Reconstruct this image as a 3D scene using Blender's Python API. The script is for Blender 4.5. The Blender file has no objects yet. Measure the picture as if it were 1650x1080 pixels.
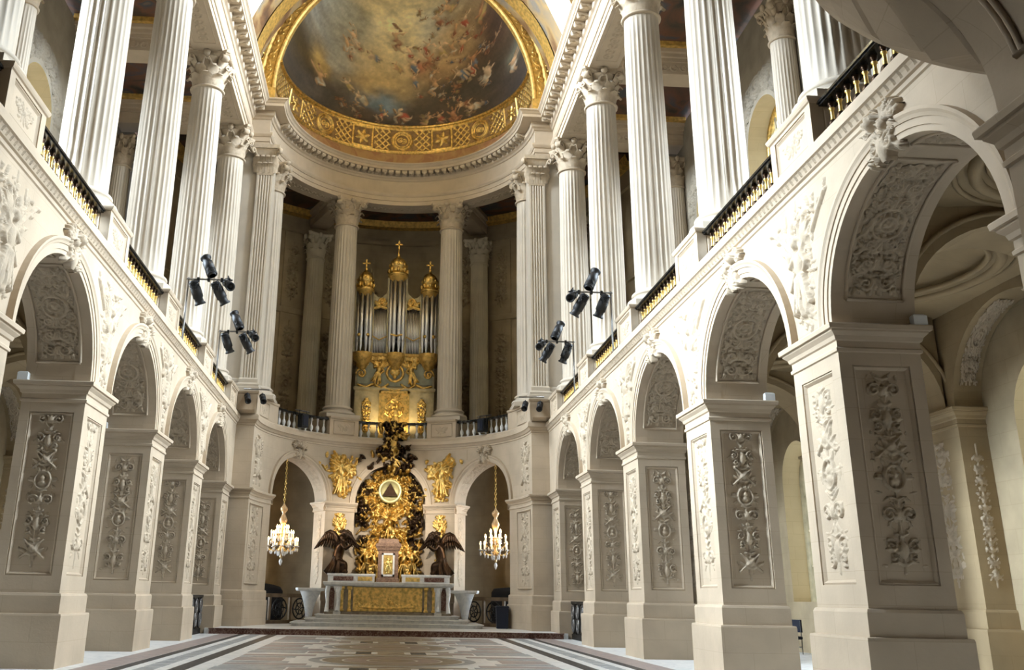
import bpy, math, random
import numpy as np
from mathutils import Matrix, Vector

random.seed(7)
rng = np.random.default_rng(11)
pi = math.pi
rad = math.radians
sc = bpy.context.scene
C = sc.collection

# ------------------------------------------------------------------ camera
def setup_camera():
    yaw, pit, rol, f = .0524, .3343, .0179, 1581.75
    fw = Vector((math.sin(yaw)*math.cos(pit), math.cos(yaw)*math.cos(pit), math.sin(pit)))
    rt = Vector((math.cos(yaw), -math.sin(yaw), 0))
    up = rt.cross(fw)
    r2 = math.cos(rol)*rt + math.sin(rol)*up
    u2 = -math.sin(rol)*rt + math.cos(rol)*up
    cd = bpy.data.cameras.new('camera')
    cd.sensor_fit = 'HORIZONTAL'
    cd.sensor_width = 36
    cd.lens = f/1650*36
    cd.shift_x = 115.07/1650
    cd.shift_y = -126.99/1650
    cd.clip_start = .05
    cd.clip_end = 500
    co = bpy.data.objects.new('camera', cd)
    M = Matrix((r2, u2, -fw)).transposed().to_4x4()
    M.translation = (-.345, 0, 1.4456)
    co.matrix_world = M
    C.objects.link(co)
    sc.camera = co
setup_camera()

# ------------------------------------------------------------------ world, exposure
def setup_world():
    w = bpy.data.worlds.new('sky')
    sc.world = w
    w.use_nodes = True
    bg = w.node_tree.nodes['Background']
    bg.inputs[0].default_value = (.86, .93, 1, 1)
    bg.inputs[1].default_value = 3.0
    vs = sc.view_settings
    vs.view_transform = 'Standard'
    vs.look = 'None'
    vs.gamma = 1
    vs.use_curve_mapping = False
    vs.exposure = EXPOSURE
    cy = sc.cycles
    cy.use_denoising = True
    cy.use_adaptive_sampling = True
    cy.adaptive_threshold = .08
    cy.adaptive_min_samples = 16
    cy.max_bounces = 5
    cy.diffuse_bounces = 2
    cy.glossy_bounces = 2
    cy.transparent_max_bounces = 8
    cy.caustics_reflective = False
    cy.caustics_refractive = False
    cy.sample_clamp_indirect = 8
EXPOSURE = -0.68
# daylight entering at the windows: watts per square metre of opening
DAY_GALLERY, DAY_VAULT, DAY_AISLE = {-1: 56, 1: 48}, {-1: 560, 1: 470}, 1.5
DAY_AMB = 42
DAYCOL = (.745, .872, 1.0)
setup_world()

def daylight(name, loc, direction, w, h, power, spread=180):
    """sky light standing in a window opening, just outside its pane"""
    ld = bpy.data.lights.new(name, 'AREA')
    ld.shape = 'RECTANGLE'
    ld.size = w
    ld.size_y = h
    ld.energy = power*w*h
    ld.color = DAYCOL
    ld.spread = rad(spread)
    o = bpy.data.objects.new(name, ld)
    d = Vector(direction).normalized()
    o.rotation_euler = d.to_track_quat('-Z', 'Y').to_euler()
    o.location = loc
    C.objects.link(o)
    return o

# ------------------------------------------------------------------ dimensions (metres)
W = 6.72                 # nave face of the arcade
DEP = 1.33               # arcade thickness
B = 6.365                # bay
Y0 = 15.587              # pier 0
PW = .878                # pier half width
YK = {k: Y0+B*k for k in range(-3, 5)}
ZS = 5.64                # impost top
ARZ = 1.98               # arch rise
ZSTR = 8.28              # string course bottom
ZG = 8.72                # gallery floor
ZP = 9.70                # pedestal top
ZN, ZC = 20.0, 21.4      # capital
ZK = 23.55               # cornice top
CAX = 1.06               # column axis behind nave face
XO = 12.95               # outer wall
YE = 42.35               # end of straight nave
YB = -5.0                # west end
AA, AB, AYC = 5.95, 6.5, 42.4    # apse ellipse

def ell(t, off=0.0, z=0.0):
    """point on the apse plan, t in degrees from the axis"""
    t = rad(t)
    return ((AA+off)*math.sin(t), AYC+(AB+off)*math.cos(t), z)

# ------------------------------------------------------------------ materials
def mat(name, base, rough=.7, metal=0.0, var=.12, scale=2.0, bump=.15, bscale=18, c2=None, joints=None, emis=None, estr=0, detail=3, spec=.4):
    m = bpy.data.materials.new(name)
    m.use_nodes = True
    nt = m.node_tree
    N, L = nt.nodes, nt.links
    b = N['Principled BSDF']
    b.inputs['Roughness'].default_value = rough
    b.inputs['Metallic'].default_value = metal
    b.inputs['Specular IOR Level'].default_value = spec
    tc = N.new('ShaderNodeTexCoord')
    nz = N.new('ShaderNodeTexNoise')
    nz.inputs['Scale'].default_value = scale
    nz.inputs['Detail'].default_value = detail
    geo = N.new('ShaderNodeNewGeometry')
    L.new(geo.outputs['Position'], nz.inputs['Vector'])
    rp = N.new('ShaderNodeValToRGB')
    c2 = c2 or tuple(max(0, x*(1-var*2.2)) for x in base)
    rp.color_ramp.elements[0].color = (*c2, 1)
    rp.color_ramp.elements[1].color = (*base, 1)
    rp.color_ramp.elements[0].position = .32
    rp.color_ramp.elements[1].position = .62
    L.new(nz.outputs['Fac'], rp.inputs['Fac'])
    out = rp.outputs['Color']
    if joints:
        # fine ashlar joints: slightly darker lines at course height
        br = N.new('ShaderNodeTexBrick')
        br.inputs['Scale'].default_value = 1
        br.inputs['Mortar Size'].default_value = .006
        br.inputs['Brick Width'].default_value = joints[0]
        br.inputs['Row Height'].default_value = joints[1]
        br.inputs['Color1'].default_value = (1, 1, 1, 1)
        br.inputs['Color2'].default_value = (.93, .92, .9, 1)
        br.inputs['Mortar'].default_value = (.72, .68, .6, 1)
        sx = N.new('ShaderNodeSeparateXYZ')
        cx = N.new('ShaderNodeCombineXYZ')
        ad = N.new('ShaderNodeMath')
        L.new(geo.outputs['Position'], sx.inputs[0])
        L.new(sx.outputs['X'], ad.inputs[0])
        L.new(sx.outputs['Y'], ad.inputs[1])
        L.new(ad.outputs[0], cx.inputs['X'])
        L.new(sx.outputs['Z'], cx.inputs['Y'])
        L.new(cx.outputs[0], br.inputs['Vector'])
        mx = N.new('ShaderNodeMix')
        mx.data_type = 'RGBA'
        mx.blend_type = 'MULTIPLY'
        mx.inputs[0].default_value = .42
        L.new(out, mx.inputs[6])
        L.new(br.outputs['Color'], mx.inputs[7])
        out = mx.outputs[2]
    L.new(out, b.inputs['Base Color'])
    if bump:
        n2 = N.new('ShaderNodeTexNoise')
        n2.inputs['Scale'].default_value = bscale
        n2.inputs['Detail'].default_value = 2
        L.new(geo.outputs['Position'], n2.inputs['Vector'])
        bp = N.new('ShaderNodeBump')
        bp.inputs['Strength'].default_value = bump
        bp.inputs['Distance'].default_value = .02
        L.new(n2.outputs['Fac'], bp.inputs['Height'])
        L.new(bp.outputs['Normal'], b.inputs['Normal'])
    if emis:
        b.inputs['Emission Color'].default_value = (*emis, 1)
        b.inputs['Emission Strength'].default_value = estr
    return m

def marble(name, base, vein, scale=1.2, rough=.42):
    m = bpy.data.materials.new(name)
    m.use_nodes = True
    nt = m.node_tree
    N, L = nt.nodes, nt.links
    b = N['Principled BSDF']
    b.inputs['Roughness'].default_value = rough
    b.inputs['Specular IOR Level'].default_value = .22
    geo = N.new('ShaderNodeNewGeometry')
    nz = N.new('ShaderNodeTexNoise')
    nz.inputs['Scale'].default_value = scale*3
    nz.inputs['Detail'].default_value = 6
    nz.inputs['Distortion'].default_value = 1.6
    L.new(geo.outputs['Position'], nz.inputs['Vector'])
    rp = N.new('ShaderNodeValToRGB')
    e = rp.color_ramp.elements
    e[0].position, e[0].color = .36, (*vein, 1)
    e[1].position, e[1].color = .56, (*base, 1)
    L.new(nz.outputs['Fac'], rp.inputs['Fac'])
    L.new(rp.outputs['Color'], b.inputs['Base Color'])
    return m

def vcol_mat(name, rough=.75, mult=(1, 1, 1)):
    m = bpy.data.materials.new(name)
    m.use_nodes = True
    nt = m.node_tree
    b = nt.nodes['Principled BSDF']
    b.inputs['Roughness'].default_value = rough
    at = nt.nodes.new('ShaderNodeVertexColor')
    at.layer_name = 'paint'
    nz = nt.nodes.new('ShaderNodeTexNoise')
    nz.inputs['Scale'].default_value = 5
    nz.inputs['Detail'].default_value = 6
    geo = nt.nodes.new('ShaderNodeNewGeometry')
    nt.links.new(geo.outputs['Position'], nz.inputs['Vector'])
    rp = nt.nodes.new('ShaderNodeValToRGB')
    rp.color_ramp.elements[0].position = .3
    rp.color_ramp.elements[0].color = (.8, .79, .78, 1)
    rp.color_ramp.elements[1].position = .7
    rp.color_ramp.elements[1].color = (1.12, 1.1, 1.08, 1)
    nt.links.new(nz.outputs['Fac'], rp.inputs['Fac'])
    mx = nt.nodes.new('ShaderNodeMix')
    mx.data_type = 'RGBA'
    mx.blend_type = 'MULTIPLY'
    mx.inputs[0].default_value = .8
    nt.links.new(at.outputs['Color'], mx.inputs[6])
    nt.links.new(rp.outputs['Color'], mx.inputs[7])
    nt.links.new(mx.outputs[2], b.inputs['Base Color'])
    return m

def paint_mat(name, cols, scale=.5):
    """blotchy painted ceiling: clouds of several pigments"""
    m = bpy.data.materials.new(name)
    m.use_nodes = True
    nt = m.node_tree
    N, L = nt.nodes, nt.links
    b = N['Principled BSDF']
    b.inputs['Roughness'].default_value = .7
    geo = N.new('ShaderNodeNewGeometry')
    nz = N.new('ShaderNodeTexNoise')
    nz.inputs['Scale'].default_value = scale
    nz.inputs['Detail'].default_value = 5
    nz.inputs['Distortion'].default_value = 1.2
    L.new(geo.outputs['Position'], nz.inputs['Vector'])
    rp = N.new('ShaderNodeValToRGB')
    e = rp.color_ramp.elements
    n = len(cols)
    while len(e) < n:
        e.new(.5)
    for i, c in enumerate(cols):
        e[i].position = .28+.44*i/(n-1)
        e[i].color = (*c, 1)
    L.new(nz.outputs['Fac'], rp.inputs['Fac'])
    L.new(rp.outputs['Color'], b.inputs['Base Color'])
    return m

def glass_mat():
    m = bpy.data.materials.new('window_glass')
    m.use_nodes = True
    nt = m.node_tree
    N, L = nt.nodes, nt.links
    N.remove(N['Principled BSDF'])
    out = N['Material Output']
    t = N.new('ShaderNodeBsdfTransparent')
    t.inputs[0].default_value = (.93, .95, .95, 1)
    g = N.new('ShaderNodeBsdfGlossy')
    g.inputs['Roughness'].default_value = .05
    mx = N.new('ShaderNodeMixShader')
    mx.inputs[0].default_value = .06
    L.new(t.outputs[0], mx.inputs[1])
    L.new(g.outputs[0], mx.inputs[2])
    L.new(mx.outputs[0], out.inputs[0])
    return m

STONE = (.565, .45, .322)
M = {}
M['stone'] = mat('limestone', STONE, .75, var=.07, scale=1.1, bump=.12, joints=(1.15, .48))
M['plain'] = mat('limestone_plain', STONE, .72, var=.05, scale=1.6, bump=.1)
M['column'] = mat('limestone_column', (.60, .515, .405), .6, var=.06, scale=.9, bump=.06)
M['carved'] = mat('carved_limestone', (.555, .445, .318), .75, var=.09, scale=5, bump=.2, bscale=40)
M['gallery_shade_stone'] = mat('limestone_gallery_shade', (.30, .255, .19), .78, var=.1, scale=1.3, bump=.15, joints=(1.1, .5))  # same limestone, darkened so its colour carries the gallery's shade
M['aisle_shade_stone'] = mat('limestone_aisle_shade', (.42, .31, .175), .78, var=.08, scale=1.2, bump=.12, joints=(1.1, .5))  # same limestone, browned to put the aisle's warm shade into the colour
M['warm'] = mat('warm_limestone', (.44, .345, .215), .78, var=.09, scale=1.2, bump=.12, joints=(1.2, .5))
M['ochre'] = mat('ochre_limestone', (.62, .48, .26), .75, var=.05, scale=1.0, bump=.08, joints=(.9, .4))
M['gold'] = mat('gilding', (.95, .66, .22), .42, 1.0, var=.22, scale=7, bump=.25, bscale=25)
M['goldpaint'] = mat('gold_paint', (.72, .45, .12), .45, .35, var=.2, scale=6, bump=.2, bscale=30)
M['bronze'] = mat('dark_bronze', (.065, .038, .022), .35, .9, var=.2, scale=6, bump=.2)
M['black'] = mat('black_paint', (.012, .012, .013), .5, 0, var=.1, bump=0)
M['blackmarble'] = mat('black_marble', (.022, .02, .018), .2, 0, var=.3, scale=8, bump=0)
M['iron'] = mat('wrought_iron', (.02, .018, .016), .45, .6, bump=0)
M['steel'] = mat('steel_tube', (.30, .29, .28), .35, .9, bump=0)
M['tin'] = mat('organ_pipe_tin', (.78, .79, .82), .34, 1.0, var=.06, bump=0)
M['case'] = mat('painted_organ_case', (.52, .44, .27), .5, 0, var=.12, scale=4, bump=.05)
M['green'] = mat('grey_green_panel', (.30, .30, .22), .55, 0, var=.12, scale=3, bump=.03)
M['wmarble'] = marble('white_marble', (.82, .80, .76), (.68, .67, .65), 1.0)
M['gmarble'] = marble('grey_marble', (.40, .41, .41), (.26, .27, .28), 1.0)
M['dmarble'] = marble('dark_grey_marble', (.03, .03, .032), (.07, .07, .075), 1.4)
M['rmarble'] = marble('rose_marble', (.40, .32, .29), (.30, .26, .25), 1.2)
M['bmarble'] = marble('brown_marble', (.36, .30, .215), (.24, .19, .14), 1.0)
M['redmarble'] = marble('dark_red_marble', (.12, .05, .035), (.30, .20, .15), 3.0, .3)
M['vaultpaint'] = paint_mat('vault_painting', [(.05, .03, .02), (.20, .10, .04), (.42, .28, .12), (.22, .20, .17), (.5, .36, .2)], .45)
M['galpaint'] = paint_mat('gallery_painting', [(.015, .012, .01), (.06, .04, .025), (.15, .06, .03), (.05, .06, .07), (.26, .16, .08)], .6)
M['paint'] = vcol_mat('semidome_painting')
M['glass'] = glass_mat()
M['fabric'] = mat('black_cloth', (.012, .012, .016), .9, 0, bump=.1)
M['crystal'] = mat('crystal', (.8, .78, .75), .08, 0, bump=0, spec=1.0)
M['flame'] = mat('candle_bulb', (1, .8, .45), .4, bump=0, emis=(1, .62, .24), estr=55)
M['candle'] = mat('candle_sleeve', (.9, .86, .74), .5, bump=0, emis=(1, .72, .38), estr=1.6)

# ------------------------------------------------------------------ mesh building
class MB:
    def __init__(s):
        s.v, s.f, s.sm, s.mi = [], [], [], []

    def add(s, vs, fs, smooth=False, mi=0):
        o = len(s.v)
        s.v.extend([tuple(p) for p in vs])
        for f in fs:
            s.f.append(tuple(i+o for i in f))
            s.sm.append(smooth)
            s.mi.append(mi)
        return s

    def box(s, x0, x1, y0, y1, z0, z1, mi=0):
        vs = [(x, y, z) for z in (z0, z1) for y in (y0, y1) for x in (x0, x1)]
        return s.add(vs, [(0, 2, 3, 1), (4, 5, 7, 6), (0, 1, 5, 4), (2, 6, 7, 3), (0, 4, 6, 2), (1, 3, 7, 5)], mi=mi)

    def rect(s, x0, x1, y0, y1, prof, cap=True, mi=0):
        """stack of rectangular rings: prof = [(z, offset)]"""
        vs, n = [], len(prof)
        for z, o in prof:
            vs += [(x0-o, y0-o, z), (x1+o, y0-o, z), (x1+o, y1+o, z), (x0-o, y1+o, z)]
        fs = []
        for i in range(n-1):
            for j in range(4):
                a, b = i*4+j, i*4+(j+1) % 4
                fs.append((a, b, b+4, a+4))
        if cap:
            fs += [(3, 2, 1, 0), tuple(4*(n-1)+j for j in range(4))]
        return s.add(vs, fs, mi=mi)

    def grid(s, P, smooth=True, wu=False, wv=False, mi=0, keep=None, flip=False):
        P = np.asarray(P, float)
        n, m = P.shape[:2]
        fs = []
        for i in range(n if wu else n-1):
            for j in range(m if wv else m-1):
                if keep is not None and not keep[i, j]:
                    continue
                a, b, c, d = i*m+j, ((i+1) % n)*m+j, ((i+1) % n)*m+(j+1) % m, i*m+(j+1) % m
                fs.append((a, d, c, b) if flip else (a, b, c, d))
        return s.add(P.reshape(-1, 3), fs, smooth, mi)

    def lathe(s, prof, n=20, c=(0, 0, 0), a0=0, a1=2*pi, smooth=True, mi=0, cap=False):
        full = abs(a1-a0-2*pi) < 1e-6
        k = n if full else n+1
        A = a0+(a1-a0)*np.arange(k)/n
        P = np.zeros((k, len(prof), 3))
        for j, (r, z) in enumerate(prof):
            P[:, j, 0] = c[0]+r*np.cos(A)
            P[:, j, 1] = c[1]+r*np.sin(A)
            P[:, j, 2] = c[2]+z
        return s.grid(P, smooth, wu=full, mi=mi)

    def tube(s, path, r, n=8, smooth=True, cap=True, mi=0, flat=1.0):
        path = [Vector(p) for p in path]
        k = len(path)
        rs = r if hasattr(r, '__len__') else [r]*k
        P = np.zeros((k, n, 3))
        ref = None
        for i, p in enumerate(path):
            d = (path[min(i+1, k-1)]-path[max(i-1, 0)])
            d = d.normalized() if d.length > 1e-9 else Vector((0, 0, 1))
            if ref is None:
                ref = Vector((0, 0, 1)) if abs(d.z) < .9 else Vector((1, 0, 0))
            u = (ref-d*ref.dot(d))
            u = u.normalized() if u.length > 1e-6 else d.orthogonal().normalized()
            ref = u
            w = d.cross(u)
            for j in range(n):
                a = 2*pi*j/n
                P[i, j] = p+(u*math.cos(a)+w*math.sin(a)*flat)*rs[i]
        s.grid(P, smooth, wv=True, mi=mi)
        if cap:
            o = len(s.v)-k*n
            s.f += [tuple(o+j for j in range(n-1, -1, -1)), tuple(o+(k-1)*n+j for j in range(n))]
            s.sm += [False]*2
            s.mi += [mi]*2
        return s

    def ball(s, c, r, n=10, m=7, mi=0):
        r = r if hasattr(r, '__len__') else (r, r, r)
        P = np.zeros((m+1, n, 3))
        for i in range(m+1):
            p = -pi/2+pi*i/m
            for j in range(n):
                a = 2*pi*j/n
                P[i, j] = (c[0]+r[0]*math.cos(p)*math.cos(a), c[1]+r[1]*math.cos(p)*math.sin(a), c[2]+r[2]*math.sin(p))
        return s.grid(P, True, wv=True, mi=mi, flip=True)

    def lin(s, prof, y0, y1, n=1, mi=0, smooth=False):
        """profile [(x, z)] swept along Y"""
        P = np.zeros((n+1, len(prof), 3))
        for i in range(n+1):
            for j, (x, z) in enumerate(prof):
                P[i, j] = (x, y0+(y1-y0)*i/n, z)
        return s.grid(P, smooth, mi=mi)

    def ells(s, prof, t0, t1, n=24, mi=0, smooth=False, caps=False):
        """profile [(offset, z)] swept along the apse plan"""
        P = np.zeros((n+1, len(prof), 3))
        for i in range(n+1):
            for j, (o, z) in enumerate(prof):
                P[i, j] = ell(t0+(t1-t0)*i/n, o, z)
        s.grid(P, smooth, mi=mi)
        if caps:
            for i in (0, n):
                s.add(P[i], [tuple(range(len(prof)))], mi=mi)
        return s

    def xf(s, M4, start=0):
        for i in range(start, len(s.v)):
            s.v[i] = tuple(M4 @ Vector(s.v[i]))
        return s

    def mesh(s, name):
        me = bpy.data.meshes.new(name)
        me.from_pydata(s.v, [], s.f)
        me.polygons.foreach_set('use_smooth', s.sm)
        if any(s.mi):
            me.polygons.foreach_set('material_index', s.mi)
        me.update()
        return me

    def build(s, name, mats, parent=None, loc=None, rot=None, scale=None):
        me = s.mesh(name)
        return obj(name, me, mats, parent, loc, rot, scale)

def obj(name, me, mats=None, parent=None, loc=None, rot=None, scale=None):
    if mats is not None and not me.materials:
        for m in (mats if isinstance(mats, (list, tuple)) else [mats]):
            me.materials.append(M[m] if isinstance(m, str) else m)
    o = bpy.data.objects.new(name, me)
    if isinstance(mats, str) and me.materials[0] != M[mats]:
        o.material_slots[0].link = 'OBJECT'
        o.material_slots[0].material = M[mats]
    C.objects.link(o)
    if parent is not None:
        o.parent = parent
    if loc is not None:
        o.location = loc
    if rot is not None:
        o.rotation_euler = rot
    if scale is not None:
        o.scale = scale
    return o

def tag(o, label=None, cat=None, group=None, kind=None):
    if label:
        o['label'] = label
    if cat:
        o['category'] = cat
    if group:
        o['group'] = group
    if kind:
        o['kind'] = kind
    return o

def struct(o, label, cat):
    return tag(o, label, cat, kind='structure')

def empty(name, loc=(0, 0, 0), rot=(0, 0, 0), scale=(1, 1, 1)):
    o = bpy.data.objects.new(name, None)
    o.empty_display_size = .3
    o.location, o.rotation_euler, o.scale = loc, rot, scale
    C.objects.link(o)
    return o

def copy_tree(o, parent=None):
    c = o.copy()
    C.objects.link(c)
    c.parent = parent
    for ch in list(o.children):
        copy_tree(ch, c)
    return c

# ------------------------------------------------------------------ carved relief (height field -> real geometry)
class Relief:
    def __init__(s, w, h, res):
        s.w, s.h = w, h
        s.n, s.m = max(4, int(w/res)), max(4, int(h/res))
        u = np.linspace(0, w, s.n+1)
        v = np.linspace(0, h, s.m+1)
        s.U, s.V = np.meshgrid(u, v, indexing='ij')
        s.H = np.zeros_like(s.U)

    def win(s, u0, u1, v0, v1):
        i0 = int(max(0, math.floor(u0/s.w*s.n)))
        i1 = int(min(s.n, math.ceil(u1/s.w*s.n)))+1
        j0 = int(max(0, math.floor(v0/s.h*s.m)))
        j1 = int(min(s.m, math.ceil(v1/s.h*s.m)))+1
        if i0 >= i1 or j0 >= j1:
            return None
        return slice(i0, i1), slice(j0, j1)

    def put(s, wd, val):
        s.H[wd] = np.maximum(s.H[wd], val)

    def blob(s, u, v, ru, rv, ang=0, h=.03, p=.5, mir=False):
        R = max(ru, rv)
        wd = s.win(u-R, u+R, v-R, v+R)
        if wd:
            du, dv = s.U[wd]-u, s.V[wd]-v
            c, n = math.cos(ang), math.sin(ang)
            a, b = (du*c+dv*n)/ru, (-du*n+dv*c)/rv
            d = 1-(a*a+b*b)
            s.put(wd, h*np.clip(d, 0, 1)**p)
        if mir:
            s.blob(s.w-u, v, ru, rv, -ang, h, p)

    def leaf(s, u, v, L, wd_, ang, h=.03, mir=False):
        """leaf from its root (u,v) along ang, with a midrib and scalloped edge"""
        R = L*1.05
        wd = s.win(u-R, u+R, v-R, v+R)
        if wd:
            du, dv = s.U[wd]-u, s.V[wd]-v
            a = (du*math.cos(ang)+dv*math.sin(ang))/L
            b = (-du*math.sin(ang)+dv*math.cos(ang))/wd_
            ok = (a > 0) & (a < 1)
            wdt = np.sqrt(np.clip(np.sin(pi*np.clip(a, 0, 1)**.75), 0, 1))*(1+.18*np.sin(a*26))
            e = np.clip(1-np.abs(b)/np.maximum(wdt, 1e-3), 0, 1)
            val = h*np.where(ok, e**.45*(.55+.45*np.abs(np.cos(np.clip(np.abs(b)*5, 0, pi/2)))), 0)
            s.put(wd, val)
        if mir:
            s.leaf(s.w-u, v, L, wd_, pi-ang, h)

    def stroke(s, pts, r0, r1=None, h=.03, mir=False):
        r1 = r0 if r1 is None else r1
        k = len(pts)-1
        for i in range(k):
            (a, b), (c, d) = pts[i], pts[i+1]
            ra, rb = r0+(r1-r0)*i/k, r0+(r1-r0)*(i+1)/k
            R = max(ra, rb)
            wd = s.win(min(a, c)-R, max(a, c)+R, min(b, d)-R, max(b, d)+R)
            if not wd:
                continue
            du, dv = s.U[wd]-a, s.V[wd]-b
            ex, ey = c-a, d-b
            q = max(ex*ex+ey*ey, 1e-12)
            t = np.clip((du*ex+dv*ey)/q, 0, 1)
            dist = np.hypot(du-t*ex, dv-t*ey)
            rr = ra+(rb-ra)*t
            s.put(wd, h*np.sqrt(np.clip(1-(dist/rr)**2, 0, 1)))
        if mir:
            s.stroke([(s.w-a, b) for a, b in pts], r0, r1, h)

    def spiral(s, u, v, R, turns, a0, dr=1, th=.03, h=.03, mir=False):
        n = int(14*turns)+4
        pts = [(u+R*(1-.86*i/n)*math.cos(a0+dr*2*pi*turns*i/n), v+R*(1-.86*i/n)*math.sin(a0+dr*2*pi*turns*i/n)) for i in range(n+1)]
        s.stroke(pts, th, th*.55, h)
        s.blob(*pts[-1], th*1.3, th*1.3, 0, h*1.2)
        if mir:
            s.spiral(s.w-u, v, R, turns, pi-a0, -dr, th, h)

    def ring(s, u, v, R, th, h=.03, asp=1.0):
        pts = [(u+R*math.cos(a), v+R*asp*math.sin(a)) for a in np.linspace(0, 2*pi, 33)]
        s.stroke(pts, th, th, h)

    def figure(s, u, v, H, lean=0, h=.09, wings=True, flip=1):
        """a draped figure in relief, H tall, feet at (u,v)"""
        def P(a, b):
            a *= flip
            return (u+(a*math.cos(lean)+b*math.sin(lean))*H, v+(b*math.cos(lean)-a*math.sin(lean))*H)
        if wings:
            for q, L in ((.5, .42), (.8, .46), (1.1, .44), (1.4, .36)):
                s.leaf(*P(-.05, .70), L*H, .06*H, (pi-q if flip > 0 else q)-lean, h*.6)
                s.leaf(*P(.05, .70), L*H, .06*H, (q if flip > 0 else pi-q)-lean, h*.6)
        s.stroke([P(-.02, .45), P(-.07, .25), P(-.05, .02)], .075*H, .045*H, h*.8)
        s.stroke([P(.05, .45), P(.11, .24), P(.06, .02)], .075*H, .045*H, h*.8)
        for q in (-.12, -.04, .03, .1, .15):
            s.stroke([P(q*.6, .46), P(q, .28), P(q*1.5+.02, .08)], .025*H, .02*H, h*.95)
        s.blob(*P(0, .6), .105*H, .17*H, -lean, h)
        s.stroke([P(-.1, .7), P(-.2, .56), P(-.13, .48)], .045*H, .03*H, h*.9)
        s.stroke([P(.1, .7), P(.2, .64), P(.23, .8)], .045*H, .03*H, h*.9)
        s.blob(*P(.01, .85), .062*H, .08*H, -lean, h*1.15)
        s.blob(*P(-.02, .89), .06*H, .05*H, -lean, h*1.0)

    def bumps(s, n, r0, r1, h, mask=None):
        for _ in range(n):
            u, v = rng.uniform(0, s.w), rng.uniform(0, s.h)
            if mask and not mask(u, v):
                continue
            s.leaf(u, v, rng.uniform(r0, r1)*2, rng.uniform(r0, r1)*.55, rng.uniform(0, 2*pi), h*rng.uniform(.5, 1))

    def mesh(s, name, fn, keep_all=False, mask=None):
        """fn(U, V, H) -> array (..., 3)"""
        H = s.H.copy()
        if mask is not None:
            H = np.where(mask(s.U, s.V), H, 0)
        Hs = np.where(H > 0, H, -.006)
        P = fn(s.U, s.V, H if keep_all else Hs)
        k = None
        if not keep_all:
            a = H > 1e-4
            k = a[:-1, :-1] | a[1:, :-1] | a[1:, 1:] | a[:-1, 1:]
        mb = MB()
        P = np.asarray(P)
        n, m = P.shape[:2]
        idx = np.arange(n*m).reshape(n, m)
        q = np.stack([idx[:-1, :-1], idx[1:, :-1], idx[1:, 1:], idx[:-1, 1:]], -1)
        q = q[k] if k is not None else q.reshape(-1, 4)
        used = np.unique(q)
        re = np.full(n*m, -1)
        re[used] = np.arange(len(used))
        me = bpy.data.meshes.new(name)
        me.from_pydata(P.reshape(-1, 3)[used].tolist(), [], re[q].tolist())
        me.polygons.foreach_set('use_smooth', [True]*len(me.polygons))
        me.update()
        return me

def candelabra(w, h, res, amp, seed):
    """upright trophy and foliage panel"""
    r = Relief(w, h, res)
    g = np.random.default_rng(seed)
    c = w/2
    r.stroke([(c, .03*h), (c, .97*h)], .018*w, .012*w, amp*.6)
    y = .06*h
    k = 0
    while y < .9*h:
        st = g.uniform(.75, 1.15)*w*.62
        kind = (k+seed) % 4
        yc = y+st*.5
        if kind == 0:
            r.spiral(c-.2*w, yc, .15*w, 1.5, -.4, 1, .024*w, amp, mir=True)
            r.leaf(c-.04*w, yc-.1*w, .3*w, .06*w, 2.3, amp*.8, mir=True)
            r.blob(c, yc, .08*w, .11*w, 0, amp*1.2)
        elif kind == 1:
            r.ring(c, yc, .2*w, .025*w, amp, 1.15)
            r.blob(c, yc+.05*w, .07*w, .08*w, 0, amp*1.2)
            r.blob(c, yc-.07*w, .11*w, .08*w, 0, amp*1.0)
            for a in (0, .5, 1.0, 1.5):
                r.leaf(c+.2*w*math.cos(a*2), yc+.23*w*math.sin(a*2), .18*w, .045*w, a*2, amp*.7, mir=True)
        elif kind == 2:
            for a in (.5, 1.0, 2.0, 2.6):
                r.leaf(c+.02*w, yc-.14*w, .36*w, .055*w, a, amp*.9)
            r.stroke([(c-.3*w, yc-.2*w), (c+.25*w, yc+.25*w)], .026*w, .018*w, amp)
            r.stroke([(c+.3*w, yc-.2*w), (c-.25*w, yc+.25*w)], .026*w, .018*w, amp)
            r.blob(c, yc+.02*w, .12*w, .1*w, .2, amp*1.2)
        else:
            r.blob(c, yc, .1*w, .16*w, 0, amp*1.1)
            r.spiral(c-.22*w, yc+.08*w, .12*w, 1.3, 2.0, -1, .022*w, amp, mir=True)
            r.spiral(c-.2*w, yc-.14*w, .1*w, 1.2, -2.0, 1, .02*w, amp, mir=True)
            r.leaf(c-.08*w, yc-.05*w, .26*w, .05*w, 2.9, amp*.7, mir=True)
        for _ in range(3):
            r.leaf(c+g.uniform(-.05, .05)*w, yc+g.uniform(-.3, .3)*w, g.uniform(.14, .3)*w, .035*w, g.uniform(1.6, 3.0)+(pi*.0), amp*.6, mir=True)
        for _ in range(5):
            r.leaf(c+g.uniform(-.36, -.02)*w, yc+g.uniform(-.32, .32)*w, g.uniform(.07, .16)*w, .022*w, g.uniform(0, 6.28), amp*g.uniform(.35, .6), mir=True)
        r.stroke([(c-.12*w, y+st*.98), (c, y+st*.9), (c+.12*w, y+st*.98)], .022*w, .022*w, amp*.8)
        y += st
        k += 1
    return r

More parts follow.
